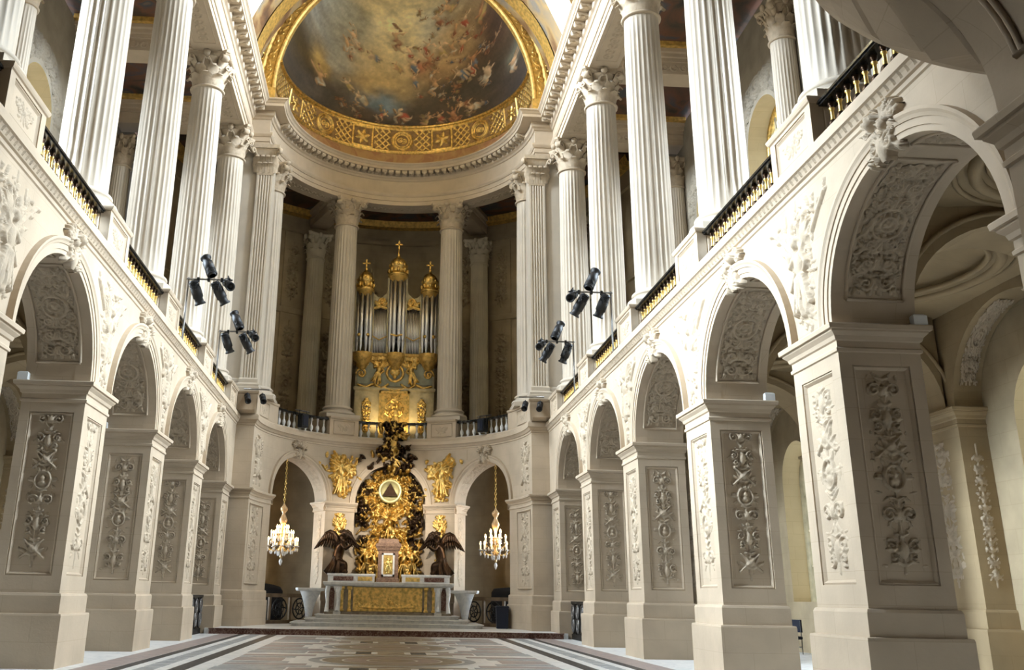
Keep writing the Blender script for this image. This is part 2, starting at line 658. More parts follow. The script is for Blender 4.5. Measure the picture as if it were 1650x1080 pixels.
def scrollwork(w, h, res, amp, seed):
    """dense foliage with a central rosette for soffits and small panels"""
    r = Relief(w, h, res)
    c = w/2
    R = min(w*.36, h*.4)
    y = h*.5
    r.ring(c, y, R*.85, R*.11, amp, 1.1)
    r.ring(c, y, R*.45, R*.09, amp)
    r.blob(c, y, R*.25, R*.25, 0, amp*1.2)
    for i in range(8):
        a = 2*pi*i/8
        r.leaf(c, y, R*.62, R*.16, a, amp*.8)
    yy = y+R*1.25
    k = 0
    while yy < h*.97 or (k == 0):
        for q in (yy, 2*y-yy):
            if R*.2 < q < h-R*.2:
                dr = 1 if q > y else -1
                r.spiral(c-.2*w, q, .15*w, 1.5, -.6*dr, dr, .028*w, amp, mir=True)
                r.leaf(c-.03*w, q-.1*w*dr, .3*w, .06*w, pi/2*dr+.5*dr, amp*.8, mir=True)
                r.leaf(c, q-.12*w*dr, .26*w, .06*w, pi/2*dr, amp*.9)
                r.blob(c-.38*w, q+.14*w*dr, .045*w, .06*w, 0, amp*.8, mir=True)
        yy += .42*w
        k += 1
        if k > 12:
            break
    g = np.random.default_rng(seed+40)
    for _ in range(int(60*h/w)):
        r.leaf(g.uniform(.04, .5)*w, g.uniform(.03, .97)*h, g.uniform(.1, .2)*w, .03*w, g.uniform(0, 6.28), amp*g.uniform(.4, .75), mir=True)
    for _ in range(int(14*h/w)):
        r.spiral(g.uniform(.1, .4)*w, g.uniform(.06, .94)*h, g.uniform(.05, .09)*w, 1.3, g.uniform(0, 6.28), 1, .018*w, amp*.8, mir=True)
    return r

def foliage(w, h, res, amp, seed):
    """small cartouche panel: wreath and branches"""
    r = Relief(w, h, res)
    c, y = w/2, h/2
    R = min(w, h)
    r.spiral(c-.16*w, y, .2*R, 1.6, .3, 1, .035*R, amp, mir=True)
    r.spiral(c-.30*w, y+.1*h, .15*R, 1.3, 2.4, -1, .03*R, amp, mir=True)
    for a in (.4, 1.0, 2.1, 2.7, 3.6, 4.4, 5.2, 5.9):
        r.leaf(c, y, .42*R, .07*R, a, amp*.8)
    r.leaf(c-.1*w, y-.2*h, .3*R, .07*R, 3.4, amp*.8, mir=True)
    r.leaf(c-.12*w, y+.2*h, .3*R, .07*R, 2.7, amp*.8, mir=True)
    r.blob(c, y, .1*R, .13*R, 0, amp*1.3)
    return r

# ================================================================== FLOOR
def build_floor():
    fl = MB().box(-13.6, 13.6, YB-.5, 56.5, -.3, 0).build('floor', 'wmarble')
    struct(fl, 'inlaid marble floor of the nave with bands, squares and roundels', 'floor')
    cache = {}

    def slab(name, m, x0, x1, y0, y1):
        x0, x1 = min(x0, x1), max(x0, x1)
        key = (m, round(x1-x0, 3), round(y1-y0, 3))
        if key not in cache:
            a, b = (x1-x0)/2-.004, (y1-y0)/2-.004
            mb = MB().rect(-a, a, -b, b, [(-.01, 0), (.004, 0), (.006, -.004)])
            cache[key] = mb.mesh(name)
        obj(name, cache[key], m, fl, ((x0+x1)/2, (y0+y1)/2, 0))

    for k in range(0, 4):
        ya, yb = YK[k], YK[k+1]
        if k == 3:
            yb = 39.9
        for s in (-1, 1):
            for h in range(2):
                a, b = ya+(yb-ya)*h/2, ya+(yb-ya)*(h+1)/2
                slab('marble_band', 'rmarble', s*5.62, s*6.28, a, b)
                slab('marble_band', 'dmarble', s*5.36, s*5.60, a, b)
                slab('marble_band', 'dmarble', s*4.14, s*4.48, a, b)
            n = 6
            for i in range(n):
                a, b = ya+(yb-ya)*(i+.08)/n, ya+(yb-ya)*(i+.92)/n
                slab('marble_panel', 'gmarble', s*4.74, s*5.12, a, b)
        # cross bands and squares at the pier line
        for yc in (ya,):
            slab('marble_panel', 'bmarble', -.36, .36, yc-.45, yc+.45)
            for s in (-1, 1):
                slab('marble_square', 'dmarble', s*.52, s*.94, yc-.45, yc+.45)
                slab('marble_panel', 'rmarble', s*1.25, s*2.2, yc-.4, yc+.4)
                slab('marble_panel', 'gmarble', s*2.25, s*3.75, yc-.5, yc+.5)
        ym = (ya+yb)/2
        hb = (yb-ya)/2
        slab('marble_panel', 'bmarble', -1.6, 1.6, ya+.6, ya+.95)
        slab('marble_panel', 'bmarble', -1.6, 1.6, yb-.95, yb-.6)
        for s in (-1, 1):
            slab('marble_panel', 'gmarble', s*1.75, s*3.7, ya+.65, ya+1.05)
            slab('marble_panel', 'rmarble', s*1.9, s*3.7, ya+1.2, ya+1.7)
            slab('marble_panel', 'gmarble', s*2.35, s*3.7, ym-1.3, ym-.75)
            slab('marble_panel', 'rmarble', s*2.55, s*3.7, ym-.55, ym+.55)
            slab('marble_panel', 'gmarble', s*2.35, s*3.7, ym+.75, ym+1.3)
            slab('marble_panel', 'rmarble', s*1.9, s*3.7, yb-1.7, yb-1.2)
        # roundel: concentric marble rings
        ry = (hb-1.05)/2.0
        for r0, r1, m in ((1.72, 1.98, 'gmarble'), (1.2, 1.66, 'bmarble'), (.62, 1.15, 'rmarble'), (0, .56, 'bmarble')):
            mb = MB().lathe([(r0, .004), (r1, .004)], 40, smooth=False)
            o = mb.build('marble_ring', m, fl, (0, ym, 0))
            o.scale = (1, ry, 1)
build_floor()

def sanctuary():
    mb = MB()
    mb.box(-6.9, 6.9, 39.9, 44, -.1, .205)
    mb.box(-6.2, 6.2, 44, 53.5, -.1, .204)
    o = mb.build('sanctuary_platform', 'wmarble')
    struct(o, 'raised marble platform in front of the altar apse', 'step')
    e = MB().box(-6.72, 6.72, 39.87, 39.9, 0, .2)
    e.rect(-6.72, 6.72, 39.86, 39.95, [(.165, 0), (.19, .02), (.21, .02), (.212, 0)])
    e.build('riser', 'redmarble', o)
    # three altar steps with rounded ends
    for i, (hw, yf, z0, z1) in enumerate(((4.1, 43.75, .2, .36), (3.55, 44.35, .36, .51), (3.15, 44.95, .51, .66))):
        pts = [(-hw, 48.2)]
        for a in np.linspace(0, pi/2, 7):
            pts.append((-hw+.5-.5*math.cos(a), yf+.5-.5*math.sin(a)))
        for a in np.linspace(pi/2, 0, 7):
            pts.append((hw-.5+.5*math.cos(a), yf+.5-.5*math.sin(a)))
        pts.append((hw, 48.2))
        n = len(pts)
        mb = MB()
        vs = []
        for z, f in ((z0, .985), (z1-.05, .985), (z1-.04, 1), (z1, 1)):
            for x, y in pts:
                vs.append((x*f, y+(1-f)*3, z))
        fs = [(j*n+i2, j*n+i2+1, (j+1)*n+i2+1, (j+1)*n+i2) for j in range(3) for i2 in range(n-1)]
        fs.append(tuple(3*n+q for q in range(n)))
        mb.add(vs, fs)
        so = mb.build('altar_step', 'wmarble', o)
sanctuary()

# ================================================================== NAVE PIERS
def recess_face(mb, O, U, V, w, h, mu, mv0, mv1, dep=.06, mi=0):
    """flat face w x h with a sunk moulded panel"""
    O, U, V = Vector(O), Vector(U), Vector(V)
    Nn = U.cross(V)
    def ring(a, b0, b1, d):
        return [O+U*x+V*y-Nn*d for x, y in ((a, b0), (w-a, b0), (w-a, h-b1), (a, h-b1))]
    rings = [ring(0, 0, 0, 0), ring(mu, mv0, mv1, 0), ring(mu, mv0, mv1, .025), ring(mu+.03, mv0+.03, mv1+.03, .012),
             ring(mu+.05, mv0+.05, mv1+.05, .035), ring(mu+.07, mv0+.07, mv1+.07, dep)]
    vs = [p for r in rings for p in r]
    fs = [(i*4+j, i*4+(j+1) % 4, (i+1)*4+(j+1) % 4, (i+1)*4+j) for i in range(len(rings)-1) for j in range(4)]
    fs.append(tuple(4*(len(rings)-1)+j for j in range(4)))
    mb.add(vs, fs, mi=mi)

PLINTH = [(-.02, .125), (.96, .125), (1.0, .115), (1.01, .056), (1.34, .056), (1.385, .035), (1.395, 0)]
IMPOST = [(5.20, 0), (5.215, .03), (5.26, .035), (5.285, .01), (5.38, .01), (5.40, .04), (5.46, .06), (5.52, .12), (5.55, .125), (5.555, .165), (5.62, .175), (5.64, .165)]

def pier_meshes():
    d = {}
    mb = MB()
    z0, z1 = 1.39, 5.22
    h = z1-z0
    recess_face(mb, (0, PW, z0), (0, -1, 0), (0, 0, 1), 2*PW, h, .29, .34, .25)
    recess_face(mb, (0, -PW, z0), (1, 0, 0), (0, 0, 1), DEP, h, .2, .33, .22)
    recess_face(mb, (DEP, PW, z0), (-1, 0, 0), (0, 0, 1), DEP, h, .2, .33, .22)
    recess_face(mb, (DEP, -PW, z0), (0, 1, 0), (0, 0, 1), 2*PW, h, .29, .34, .25)
    d['shaft'] = mb.mesh('shaft')
    d['plinth'] = MB().rect(0, DEP, -PW, PW, PLINTH).mesh('plinth')
    d['impost'] = MB().rect(0, DEP, -PW, PW, IMPOST).mesh('impost')
    fw, fh = 2*PW-2*.36, h-.41-.32
    zb = z0+.41
    for i in range(2):
        r = candelabra(fw, fh, .019, .05, 3+i)
        d['f%d' % i] = r.mesh('carved_panel', lambda U, V, H: np.stack([.058-H, PW-.36-U, zb+V], -1))
    sw, sh = DEP-.54, h-.4-.29
    zb2 = z0+.40
    for i in range(2):
        r = candelabra(sw, sh, .019, .06, 6+i)
        d['n%d' % i] = r.mesh('carved_panel', lambda U, V, H: np.stack([.27+U, -PW+.058-H, zb2+V], -1))
        d['s%d' % i] = r.mesh('carved_panel', lambda U, V, H: np.stack([.27+U, PW-.058+H, zb2+V], -1))
    return d
PM = pier_meshes()

ORD = {0: 'nearest', 1: 'second', 2: 'third', 3: 'fourth', 4: 'fifth'}
def build_piers():
    labs_r = {-1: 'stone pier at the right frame edge under a pale impost', 0: 'largest right arcade pier with bright front panel, nearest the camera',
              1: 'second stone pier of the right arcade from the camera', 2: 'third stone pier of the right arcade from the camera',
              3: 'fourth stone pier of the right arcade, beside the iron grille', 4: 'fifth right arcade pier, adjoining the apse corner'}
    labs_l = {0: 'stone pier cut off by the left frame edge', 1: 'largest left arcade pier with carved side panel, nearest the camera',
              2: 'second full stone pier of the left arcade from the camera', 3: 'third full stone pier of the left arcade from the camera',
              4: 'farthest left arcade pier, adjoining the apse corner', -1: 'left arcade pier beside the west tribune'}
    for s in (-1, 1):
        for k in range(-1, 5):
            t = empty('arcade_pier', (s*W, YK[k], 0), scale=(s, 1, 1))
            tag(t, (labs_r if s > 0 else labs_l)[k], 'pier', 'nave arcade piers')
            obj('plinth', PM['plinth'], 'stone', t)
            obj('shaft', PM['shaft'], 'stone', t)
            obj('impost', PM['impost'], 'plain', t)
            i = k % 2
            obj('carved_panel', PM['f%d' % i], 'carved', t)
            obj('carved_panel', PM['n%d' % (1-i)], 'carved', t)
            obj('carved_panel', PM['s%d' % i], 'carved', t)
build_piers()

# ================================================================== ARCADE WALLS (spandrels, archivolts, string course)
ARY = B/2-PW
NA = 36
def arch_pts(dr=0, n=NA):
    return [(-(ARY+dr)*math.cos(a), (ARZ+dr)*math.sin(a)) for a in np.linspace(0, pi, n+1)]

def arcade_mesh():
    mb = MB()
    top = ZSTR+.5
    for k in range(-3, 4):
        yc = YK[k]+B/2
        P = arch_pts()
        for x, fl in ((0, False), (DEP, True)):
            G = np.zeros((2, NA+1, 3))
            for j, (y, z) in enumerate(P):
                G[0, j] = (x, yc+y, ZS+z)
                G[1, j] = (x, yc+y, top)
            mb.grid(G, False, flip=fl)
        G = np.zeros((2, NA+1, 3))
        for j, (y, z) in enumerate(P):
            G[0, j] = (0, yc+y, ZS+z)
            G[1, j] = (DEP, yc+y, ZS+z)
        mb.grid(G, True)
    for k in range(-3, 5):
        y1 = YK[k]+PW if k < 4 else YE
        mb.add([(0, YK[k]-PW, ZS), (0, y1, ZS), (0, y1, top), (0, YK[k]-PW, top)], [(0, 1, 2, 3)])
        mb.add([(DEP, YK[k]-PW, ZS), (DEP, y1, ZS), (DEP, y1, top), (DEP, YK[k]-PW, top)], [(3, 2, 1, 0)])
    return mb.mesh('arcade')

STRING = [(0, 8.24), (-.03, 8.26), (-.03, 8.33), (-.07, 8.35), (-.10, 8.42), (-.13, 8.46), (-.17, 8.48), (-.17, 8.64), (-.13, 8.67), (-.13, 8.70), (-.05, 8.72), (-.02, 8.80), (.3, 8.80)]

def archivolt_mesh():
    prof = [(0, .30), (0, -.045), (.09, -.045), (.09, -.065), (.2, -.065), (.2, -.085), (.25, -.10), (.29, -.125), (.34, -.125), (.34, .01)]
    mb = MB()
    G = np.zeros((NA+1, len(prof), 3))
    for i, a in enumerate(np.linspace(0, pi, NA+1)):
        for j, (d, x) in enumerate(prof):
            G[i, j] = (x, -(ARY+d-.004)*math.cos(a), ZS+(ARZ+d-.004)*math.sin(a))
    return mb.grid(G, False).mesh('archivolt')

def soffit_mesh():
    """carved strip on the arch intrados, one half"""
    w = .82
    L = 2.55
    r = scrollwork(w, L, .02, .05, 2)
    def frame(a0, d):
        pass
    a0, a1 = rad(14), rad(82)
    def fn(U, V, H):
        a = a0+(a1-a0)*V/L
        q = .02+H
        return np.stack([.255+U, -(ARY-q)*np.cos(a), ZS+(ARZ-q)*np.sin(a)], -1)
    me = r.mesh('soffit_carving', fn)
    # moulded frame around it
    mb = MB()
    path = [(.2, a) for a in np.linspace(a0-.03, a1+.03, 16)]
    def pt(x, a, q=.012):
        return (x, -(ARY-q)*math.cos(a), ZS+(ARZ-q)*math.sin(a))
    for x in (.2, .2+w+.11):
        mb.tube([pt(x, a) for a in np.linspace(a0-.035, a1+.035, 18)], .028, 6)
    for a in (a0-.035, a1+.035):
        mb.tube([pt(.2, a), pt(.2+w+.11, a)], .028, 6)
    return me, mb.mesh('soffit_frame')

def spandrel_mesh(seed):
    w, h = 3.2, 2.5
    r = Relief(w, h, .026)
    g = np.random.default_rng(seed)
    c = w/2
    fl = 1 if seed % 2 else -1
    if seed % 3 == 0:
        r.figure(c-.06, .72, 1.5, .06, .13, True, fl)
        r.figure(c+.42*fl, 1.05, .95, .1*fl, .10, False, -fl)
        r.figure(c+.02, .08, .62, .1, .10, False, fl)
    elif seed % 3 == 1:
        r.figure(c, .35, 1.55, .1*fl, .12, True, fl)
        r.stroke([(c-.5, .9), (c+.45, 1.9)], .035, .03, .08)
        r.blob(c-.2*fl, 1.75, .16, .2, .3, .10)
    else:
        r.figure(c+.1*fl, .55, 1.4, -.12*fl, .12, True, -fl)
        r.blob(c-.12, .42, .16, .22, .2, .10)
        r.spiral(c+.2, .45, .15, 1.4, 0, 1, .03, .07)
    for i in range(110):
        z = g.uniform(.1, 2.35)
        sp = .12+.5*(z/2.3)**1.5
        r.leaf(c+g.uniform(-sp, sp)*1.25, z, g.uniform(.1, .3), g.uniform(.022, .045), g.uniform(0, 2*pi), g.uniform(.03, .085))
    for s in (-1, 1):
        r.stroke([(c+s*.5, 1.7), (c+s*.8, 1.95), (c+s*1.15, 2.2)], .05, .02, .06)
        for q in range(4):
            r.leaf(c+s*(.6+.15*q), 1.8+.12*q, .26, .05, (pi/2-s*.9)+.5*(q % 2), .06)
    def mask(U, V):
        y = U-c
        z = V+.06
        m = np.ones_like(U, bool)
        for s in (-1, 1):
            yy = y-s*B/2
            m &= (yy/(ARY+.37))**2+(z/(ARZ+.37))**2 > 1
        return m
    return r.mesh('spandrel_carving', lambda U, V, H: np.stack([-H, c-U, ZS+.06+V], -1), mask=mask)

def keystone_mesh():
    w, h = 1.15, 1.15
    r = Relief(w, h, .02)
    c = w/2
    g = np.random.default_rng(8)
    for s in (-1, 1):
        for q in range(6):
            r.leaf(c+s*.08, .62-.02*q, .50-.035*q, .075, (.05+.3*q) if s > 0 else pi-(.05+.3*q), .10+.02*(q % 2))
        r.spiral(c+s*.2, .25, .14, 1.6, 1.2 if s > 0 else pi-1.2, s, .032, .12)
        r.leaf(c+s*.08, .3, .42, .08, -.6 if s > 0 else pi+.6, .09)
        r.spiral(c+s*.36, .62, .1, 1.4, 0 if s > 0 else pi, -s, .025, .10)
    for i in range(26):
        r.leaf(c+g.normal()*.17, .45+g.normal()*.22, g.uniform(.1, .24), .035, g.uniform(0, 6.28), g.uniform(.10, .2))
    r.blob(c, .22, .13, .26, 0, .14)
    for dx, dy, k in ((-.15, .66, 1.0), (.16, .50, .85)):
        u, v = c+dx, dy
        r.blob(u, v, .105*k, .14*k, 0, .20*k+.03)
        r.blob(u, v+.08*k, .115*k, .08*k, 0, .19*k+.03)
        r.blob(u, v-.02, .02*k, .045*k, 0, .255*k)
        for q in (-1, 1):
            r.blob(u+q*.04*k, v-.035*k, .03*k, .03*k, 0, .225*k)
            r.spiral(u+q*.11*k, v+.05, .05*k, 1.2, 0, q, .018, .2*k)
    r.leaf(c, .02, .25, .08, pi/2, .12)
    return r.mesh('keystone_carving', lambda U, V, H: np.stack([np.where(H > 0, -.03-H, .05), c-U, ZS+ARZ-.2+V], -1))

def build_arcades():
    am, av = arcade_mesh(), archivolt_mesh()
    sf, sfr = soffit_mesh()
    sp = [spandrel_mesh(s) for s in (3, 4, 5)]
    ks = keystone_mesh()
    st = MB().lin(STRING, YB, YE+.15, 24).mesh('string_course')
    # leaf-and-dart row under the string course
    mb = MB()
    y = 8.0
    while y < YE:
        mb.add([(-.075, y, 8.44), (-.035, y, 8.34), (-.075, y+.15, 8.44), (-.035, y+.15, 8.34), (-.12, y+.075, 8.40), (-.16, y+.075, 8.46)],
               [(0, 1, 4), (1, 3, 4), (3, 2, 4), (0, 4, 5), (4, 2, 5)])
        y += .19
    dm = mb.mesh('leaf_moulding')
    for s, nm, lab in ((-1, 'wall_left', 'left nave arcade wall of round arches with carved spandrels'), (1, 'wall_right', 'right nave arcade wall of round arches with carved spandrels')):
        o = obj(nm, am, 'stone', None, (s*W, 0, 0), scale=(s, 1, 1))
        struct(o, lab, 'wall')
        obj('string_course', st, 'plain', o)
        d = obj('leaf_moulding', dm, 'carved', o)
        d['kind'] = 'stuff'
        for k in range(-2, 4):
            yc = YK[k]+B/2
            obj('archivolt', av, 'plain', o, (0, yc, 0))
            for q in (1, -1):
                a = obj('soffit_carving', sf, 'carved', o, (0, yc, 0), scale=(1, q, 1))
                obj('soffit_frame', sfr, 'plain', a)
            obj('keystone_carving', ks, 'carved', o, (0, yc, 0), scale=(1, s*(1 if k % 2 else -1), 1))
        for k in range(-1, 5):
            if k == 4:
                continue
            obj('spandrel_carving', sp[(k+4) % 3], 'carved', o, (0, YK[k], 0))
build_arcades()
# ================================================================== COLUMNS
RB, RT = .635, .575
def shaft_mesh(rb, rt, z0, z1, nf=24, nz=14, arc=(0, 2*pi), per=6):
    full = arc[1]-arc[0] > 6.2
    n = nf*per if full else int(nf*per*(arc[1]-arc[0])/(2*pi))
    k = n if full else n+1
    P = np.zeros((k, nz+1+2, 3))
    zs = [z0]+[z0+.16+(z1-z0-.30)*i/nz for i in range(nz+1)]+[z1]
    for j, z in enumerate(zs):
        t = (z-z0)/(z1-z0)
        r = rb+(rt-rb)*max(0, (t-.25)/.75)**1.4
        for i in range(k):
            a = arc[0]+2*pi*i/(nf*per)
            ph = (i % per)/per
            dpt = 0
            if 0 < j < len(zs)-1 and ph > .12:
                u = (ph-.12)/.88
                dpt = .052*math.sqrt(max(0, 1-(2*u-1)**2))*(1 if 1 < j < len(zs)-2 else .25)
            P[i, j] = ((r-dpt)*math.cos(a), (r-dpt)*math.sin(a), z)
    return MB().grid(P, True, wu=full).mesh('shaft')

def base_mesh(r, z0, arc=(0, 2*pi), plinth=True):
    prof = [(r*1.38, z0+.17)]
    for a in np.linspace(-pi/2, pi/2, 7):
        prof.append((r*1.27+.10*math.cos(a), z0+.27+.10*math.sin(a)))
    prof += [(r*1.2, z0+.39), (r*1.11, z0+.43), (r*1.13, z0+.48)]
    for a in np.linspace(-pi/2, pi/2, 6):
        prof.append((r*1.12+.055*math.cos(a), z0+.535+.055*math.sin(a)))
    prof += [(r*1.07, z0+.6), (r*1.07, z0+.63), (r*.98, z0+.66)]
    mb = MB().lathe(prof, 32, a0=arc[0], a1=arc[1])
    if plinth:
        mb.box(-r*1.4, r*1.4, -r*1.4, r*1.4, z0, z0+.18)
    return mb.mesh('base')

def leaf_mesh(h, w, out):
    """one acanthus leaf curling outwards, root at origin, outward +x"""
    n, m = 9, 7
    P = np.zeros((n+1, m, 3))
    for i in range(n+1):
        t = i/n
        x = .02+out*.25*t+out*.9*max(0, t-.55)**1.6*2.2
        z = h*(t if t < .8 else .8+.2*math.sin((t-.8)/.2*pi)*.35-.12*(t-.8)/.2)
        ww = w*(.75+.35*math.sin(pi*min(t*1.1, 1)))*(1-.55*max(0, t-.7)/.3)*(1+.12*math.sin(t*20))
        for j in range(m):
            s = j/(m-1)*2-1
            P[i, j] = (x-.06*s*s*(1-.5*t)+(.022 if j % 2 else 0), s*ww/2, z)
    return MB().grid(P, True).mesh('acanthus_leaf')

def volute_mesh():
    """corner scroll: outward +x"""
    mb = MB()
    pts, rs = [], []
    for i in range(7):
        t = i/6
        pts.append((.52+.26*t, 0, .72+.42*t-.03*t*t))
        rs.append(.05+.02*t)
    for i in range(1, 15):
        a = i/14*2*pi*1.4
        R = .13*(1-.75*i/14)
        pts.append((.80+R*math.sin(a)*.9, 0, 1.01+R*math.cos(a)))
        rs.append(.065-.02*i/14)
    mb.tube(pts, rs, 6, flat=1.25)
    return mb.mesh('volute')

def capital_body(k=1.0, rt=RT):
    """bell and abacus, local z 0..1.4"""
    mb = MB()
    mb.lathe([(rt*.98, -.08), (rt*1.14, -.07), (rt*1.16, -.02), (rt*1.08, .02), (rt*.97, .04), (rt*.96, .5), (rt*1.02, .85), (rt*1.18, 1.08), (rt*1.3, 1.2)], 28)
    vs = []
    n = 0
    outl = []
    for q in range(4):
        a = q*pi/2+pi/4
        c = Vector((math.cos(a), math.sin(a)))
        t = Vector((-c.y, c.x))
        R = 1.17
        outl += [c*R-t*.09, c*R+t*.09]
        a2 = a+pi/4
        for u in (-.55, -.28, 0, .28, .55):
            m_ = Vector((math.cos(a2), math.sin(a2)))
            tt = Vector((-m_.y, m_.x))
            outl.append(m_*(.66+.20*abs(u)**1.5)+tt*u)
    n = len(outl)
    for z, f in ((1.20, .93), (1.27, .97), (1.29, 1.0), (1.395, 1.02), (1.4, 1.0)):
        vs += [(p.x*f, p.y*f, z) for p in outl]
    fs = [(j*n+i, j*n+(i+1) % n, (j+1)*n+(i+1) % n, (j+1)*n+i) for j in range(4) for i in range(n)]
    fs += [tuple(range(n-1, -1, -1)), tuple(4*n+i for i in range(n))]
    mb.add(vs, fs)
    for q in range(4):
        a = q*pi/2
        mb.ball((.80*math.cos(a), .80*math.sin(a), 1.29), (.14, .14, .14), 8, 6)
        for s in (-1, 1):
            p = [(math.cos(a+s*x)*r, math.sin(a+s*x)*r, z) for x, r, z in ((.35, .58, .78), (.22, .68, 1.0), (.10, .72, 1.12), (.05, .70, 1.05))]
            mb.tube(p, .05, 6)
    return mb.mesh('capital')

CM = {'shaft': shaft_mesh(RB, RT, .62, ZN-ZP-.07), 'base': base_mesh(RB, 0), 'cap': capital_body(), 'l1': leaf_mesh(.58, .46, .36), 'l2': leaf_mesh(.98, .46, .42), 'vol': volute_mesh()}

def add_capital(parent, z, detail=True, m='carved', k=1.0):
    cap = obj('capital', CM['cap'], m, parent, (0, 0, z), scale=(k, k, 1))
    for i in range(8):
        a = i*pi/4
        r = RT*.95
        obj('acanthus_leaf', CM['l1'], m, cap, (r*math.cos(a), r*math.sin(a), .03), (0, 0, a))
        a += pi/8
        obj('acanthus_leaf', CM['l2'], m, cap, (r*math.cos(a), r*math.sin(a), .05), (0, 0, a))
    for i in range(4):
        obj('volute', CM['vol'], m, cap, (0, 0, .08), (0, 0, pi/4+i*pi/2), (1.16, 2.2, 1.02))
    return cap

def merged_capital():
    mb = MB()
    def put(me, M4):
        mb.add([M4 @ v.co for v in me.vertices], [tuple(p.vertices) for p in me.polygons], True)
    put(CM['cap'], Matrix())
    r = RT*.95
    for i in range(8):
        a = i*pi/4
        put(CM['l1'], Matrix.Translation((r*math.cos(a), r*math.sin(a), .03)) @ Matrix.Rotation(a, 4, 'Z'))
        a += pi/8
        put(CM['l2'], Matrix.Translation((r*math.cos(a), r*math.sin(a), .05)) @ Matrix.Rotation(a, 4, 'Z'))
    for i in range(4):
        put(CM['vol'], Matrix.Translation((0, 0, .08)) @ Matrix.Rotation(pi/4+i*pi/2, 4, 'Z') @ Matrix.Diagonal((1.16, 2.2, 1.02, 1)))
    return mb.mesh('capital')
CM['capfull'] = merged_capital()

def pedestal_meshes():
    hw = .895
    h = ZP-8.74
    mb = MB()
    recess_face(mb, (0, hw, 8.74), (0, -1, 0), (0, 0, 1), 2*hw, h-.1, .22, .12, .07, .05)
    recess_face(mb, (0, -hw, 8.74), (1, 0, 0), (0, 0, 1), 1.95, h-.1, .22, .12, .07, .05)
    recess_face(mb, (1.95, hw, 8.74), (-1, 0, 0), (0, 0, 1), 1.95, h-.1, .22, .12, .07, .05)
    mb.rect(0, 1.95, -hw, hw, [(ZP-.12, -.01), (ZP-.10, .03), (ZP-.06, .05), (ZP-.02, .06), (ZP, .05)])
    r = foliage(2*hw-.6, .52, .02, .035, 1)
    me = r.mesh('carved_panel', lambda U, V, H: np.stack([.048-H, hw-.3-U, 8.93+V], -1))
    return mb.mesh('pedestal'), me
PED = pedestal_meshes()

def build_columns():
    lr = {-1: 'fluted column above the west tribune on the right', 0: 'fluted column at top right, largest of the right row, beside the near balustrade',
          1: 'tall fluted column of the right gallery, second from the camera', 2: 'tall fluted column of the right gallery, third from the camera, neck ring in view',
          3: 'fluted column of the right gallery, fourth, with full leafy capital', 4: 'fluted column of the right gallery beside the apse corner pilasters'}
    ll = {-1: 'fluted column above the west tribune on the left', 0: 'fluted column cut by the top left frame corner', 1: 'thickest fluted column of the left gallery, rising out of frame',
          2: 'fluted column of the left gallery, second from the camera', 3: 'fluted column of the left gallery with full leafy capital, third from the camera',
          4: 'fluted column of the left gallery beside the apse corner pilasters'}
    for s in (-1, 1):
        for k in range(-1, 5):
            t = empty('fluted_column', (s*W, YK[k], 0), scale=(s, 1, 1))
            tag(t, (lr if s > 0 else ll)[k], 'column', 'gallery columns of the nave')
            p = obj('pedestal', PED[0], 'plain', t)
            obj('carved_panel', PED[1], 'carved', p)
            b = obj('base', CM['base'], 'column', t, (CAX, 0, ZP))
            obj('shaft', CM['shaft'], 'column', t, (CAX, 0, ZP))
            c = add_capital(t, ZN, k >= 2)
            c.location = (CAX, 0, ZN)
    # two free-standing columns of the apse
    for s, lab in ((-1, 'fluted apse column standing left of the organ'), (1, 'fluted apse column standing right of the organ')):
        x, y, _ = ell(24*s, .95)
        t = empty('fluted_column', (x, y, 0), (0, 0, -rad(24*s)))
        tag(t, lab, 'column', 'apse columns beside the organ')
        obj('base', CM['base'], 'column', t, (0, 0, ZP))
        obj('shaft', CM['shaft'], 'column', t, (0, 0, ZP))
        add_capital(t, ZN)
build_columns()

# ================================================================== BALUSTRADES
def baluster_mesh():
    prof = [(.06, 0), (.065, .04), (.05, .07), (.05, .11), (.082, .17), (.092, .24), (.078, .31), (.045, .36)]
    prof2 = [(.045, .36), (.034, .40), (.032, .54), (.05, .56), (.05, .585)]
    prof3 = [(.05, .585), (.032, .60), (.055, .63), (.06, .66), (.06, .70)]
    mb = MB().lathe(prof, 10, mi=1).lathe(prof2, 10, mi=0).lathe(prof3, 10, mi=1)
    return mb.mesh('baluster')
BAL = baluster_mesh()

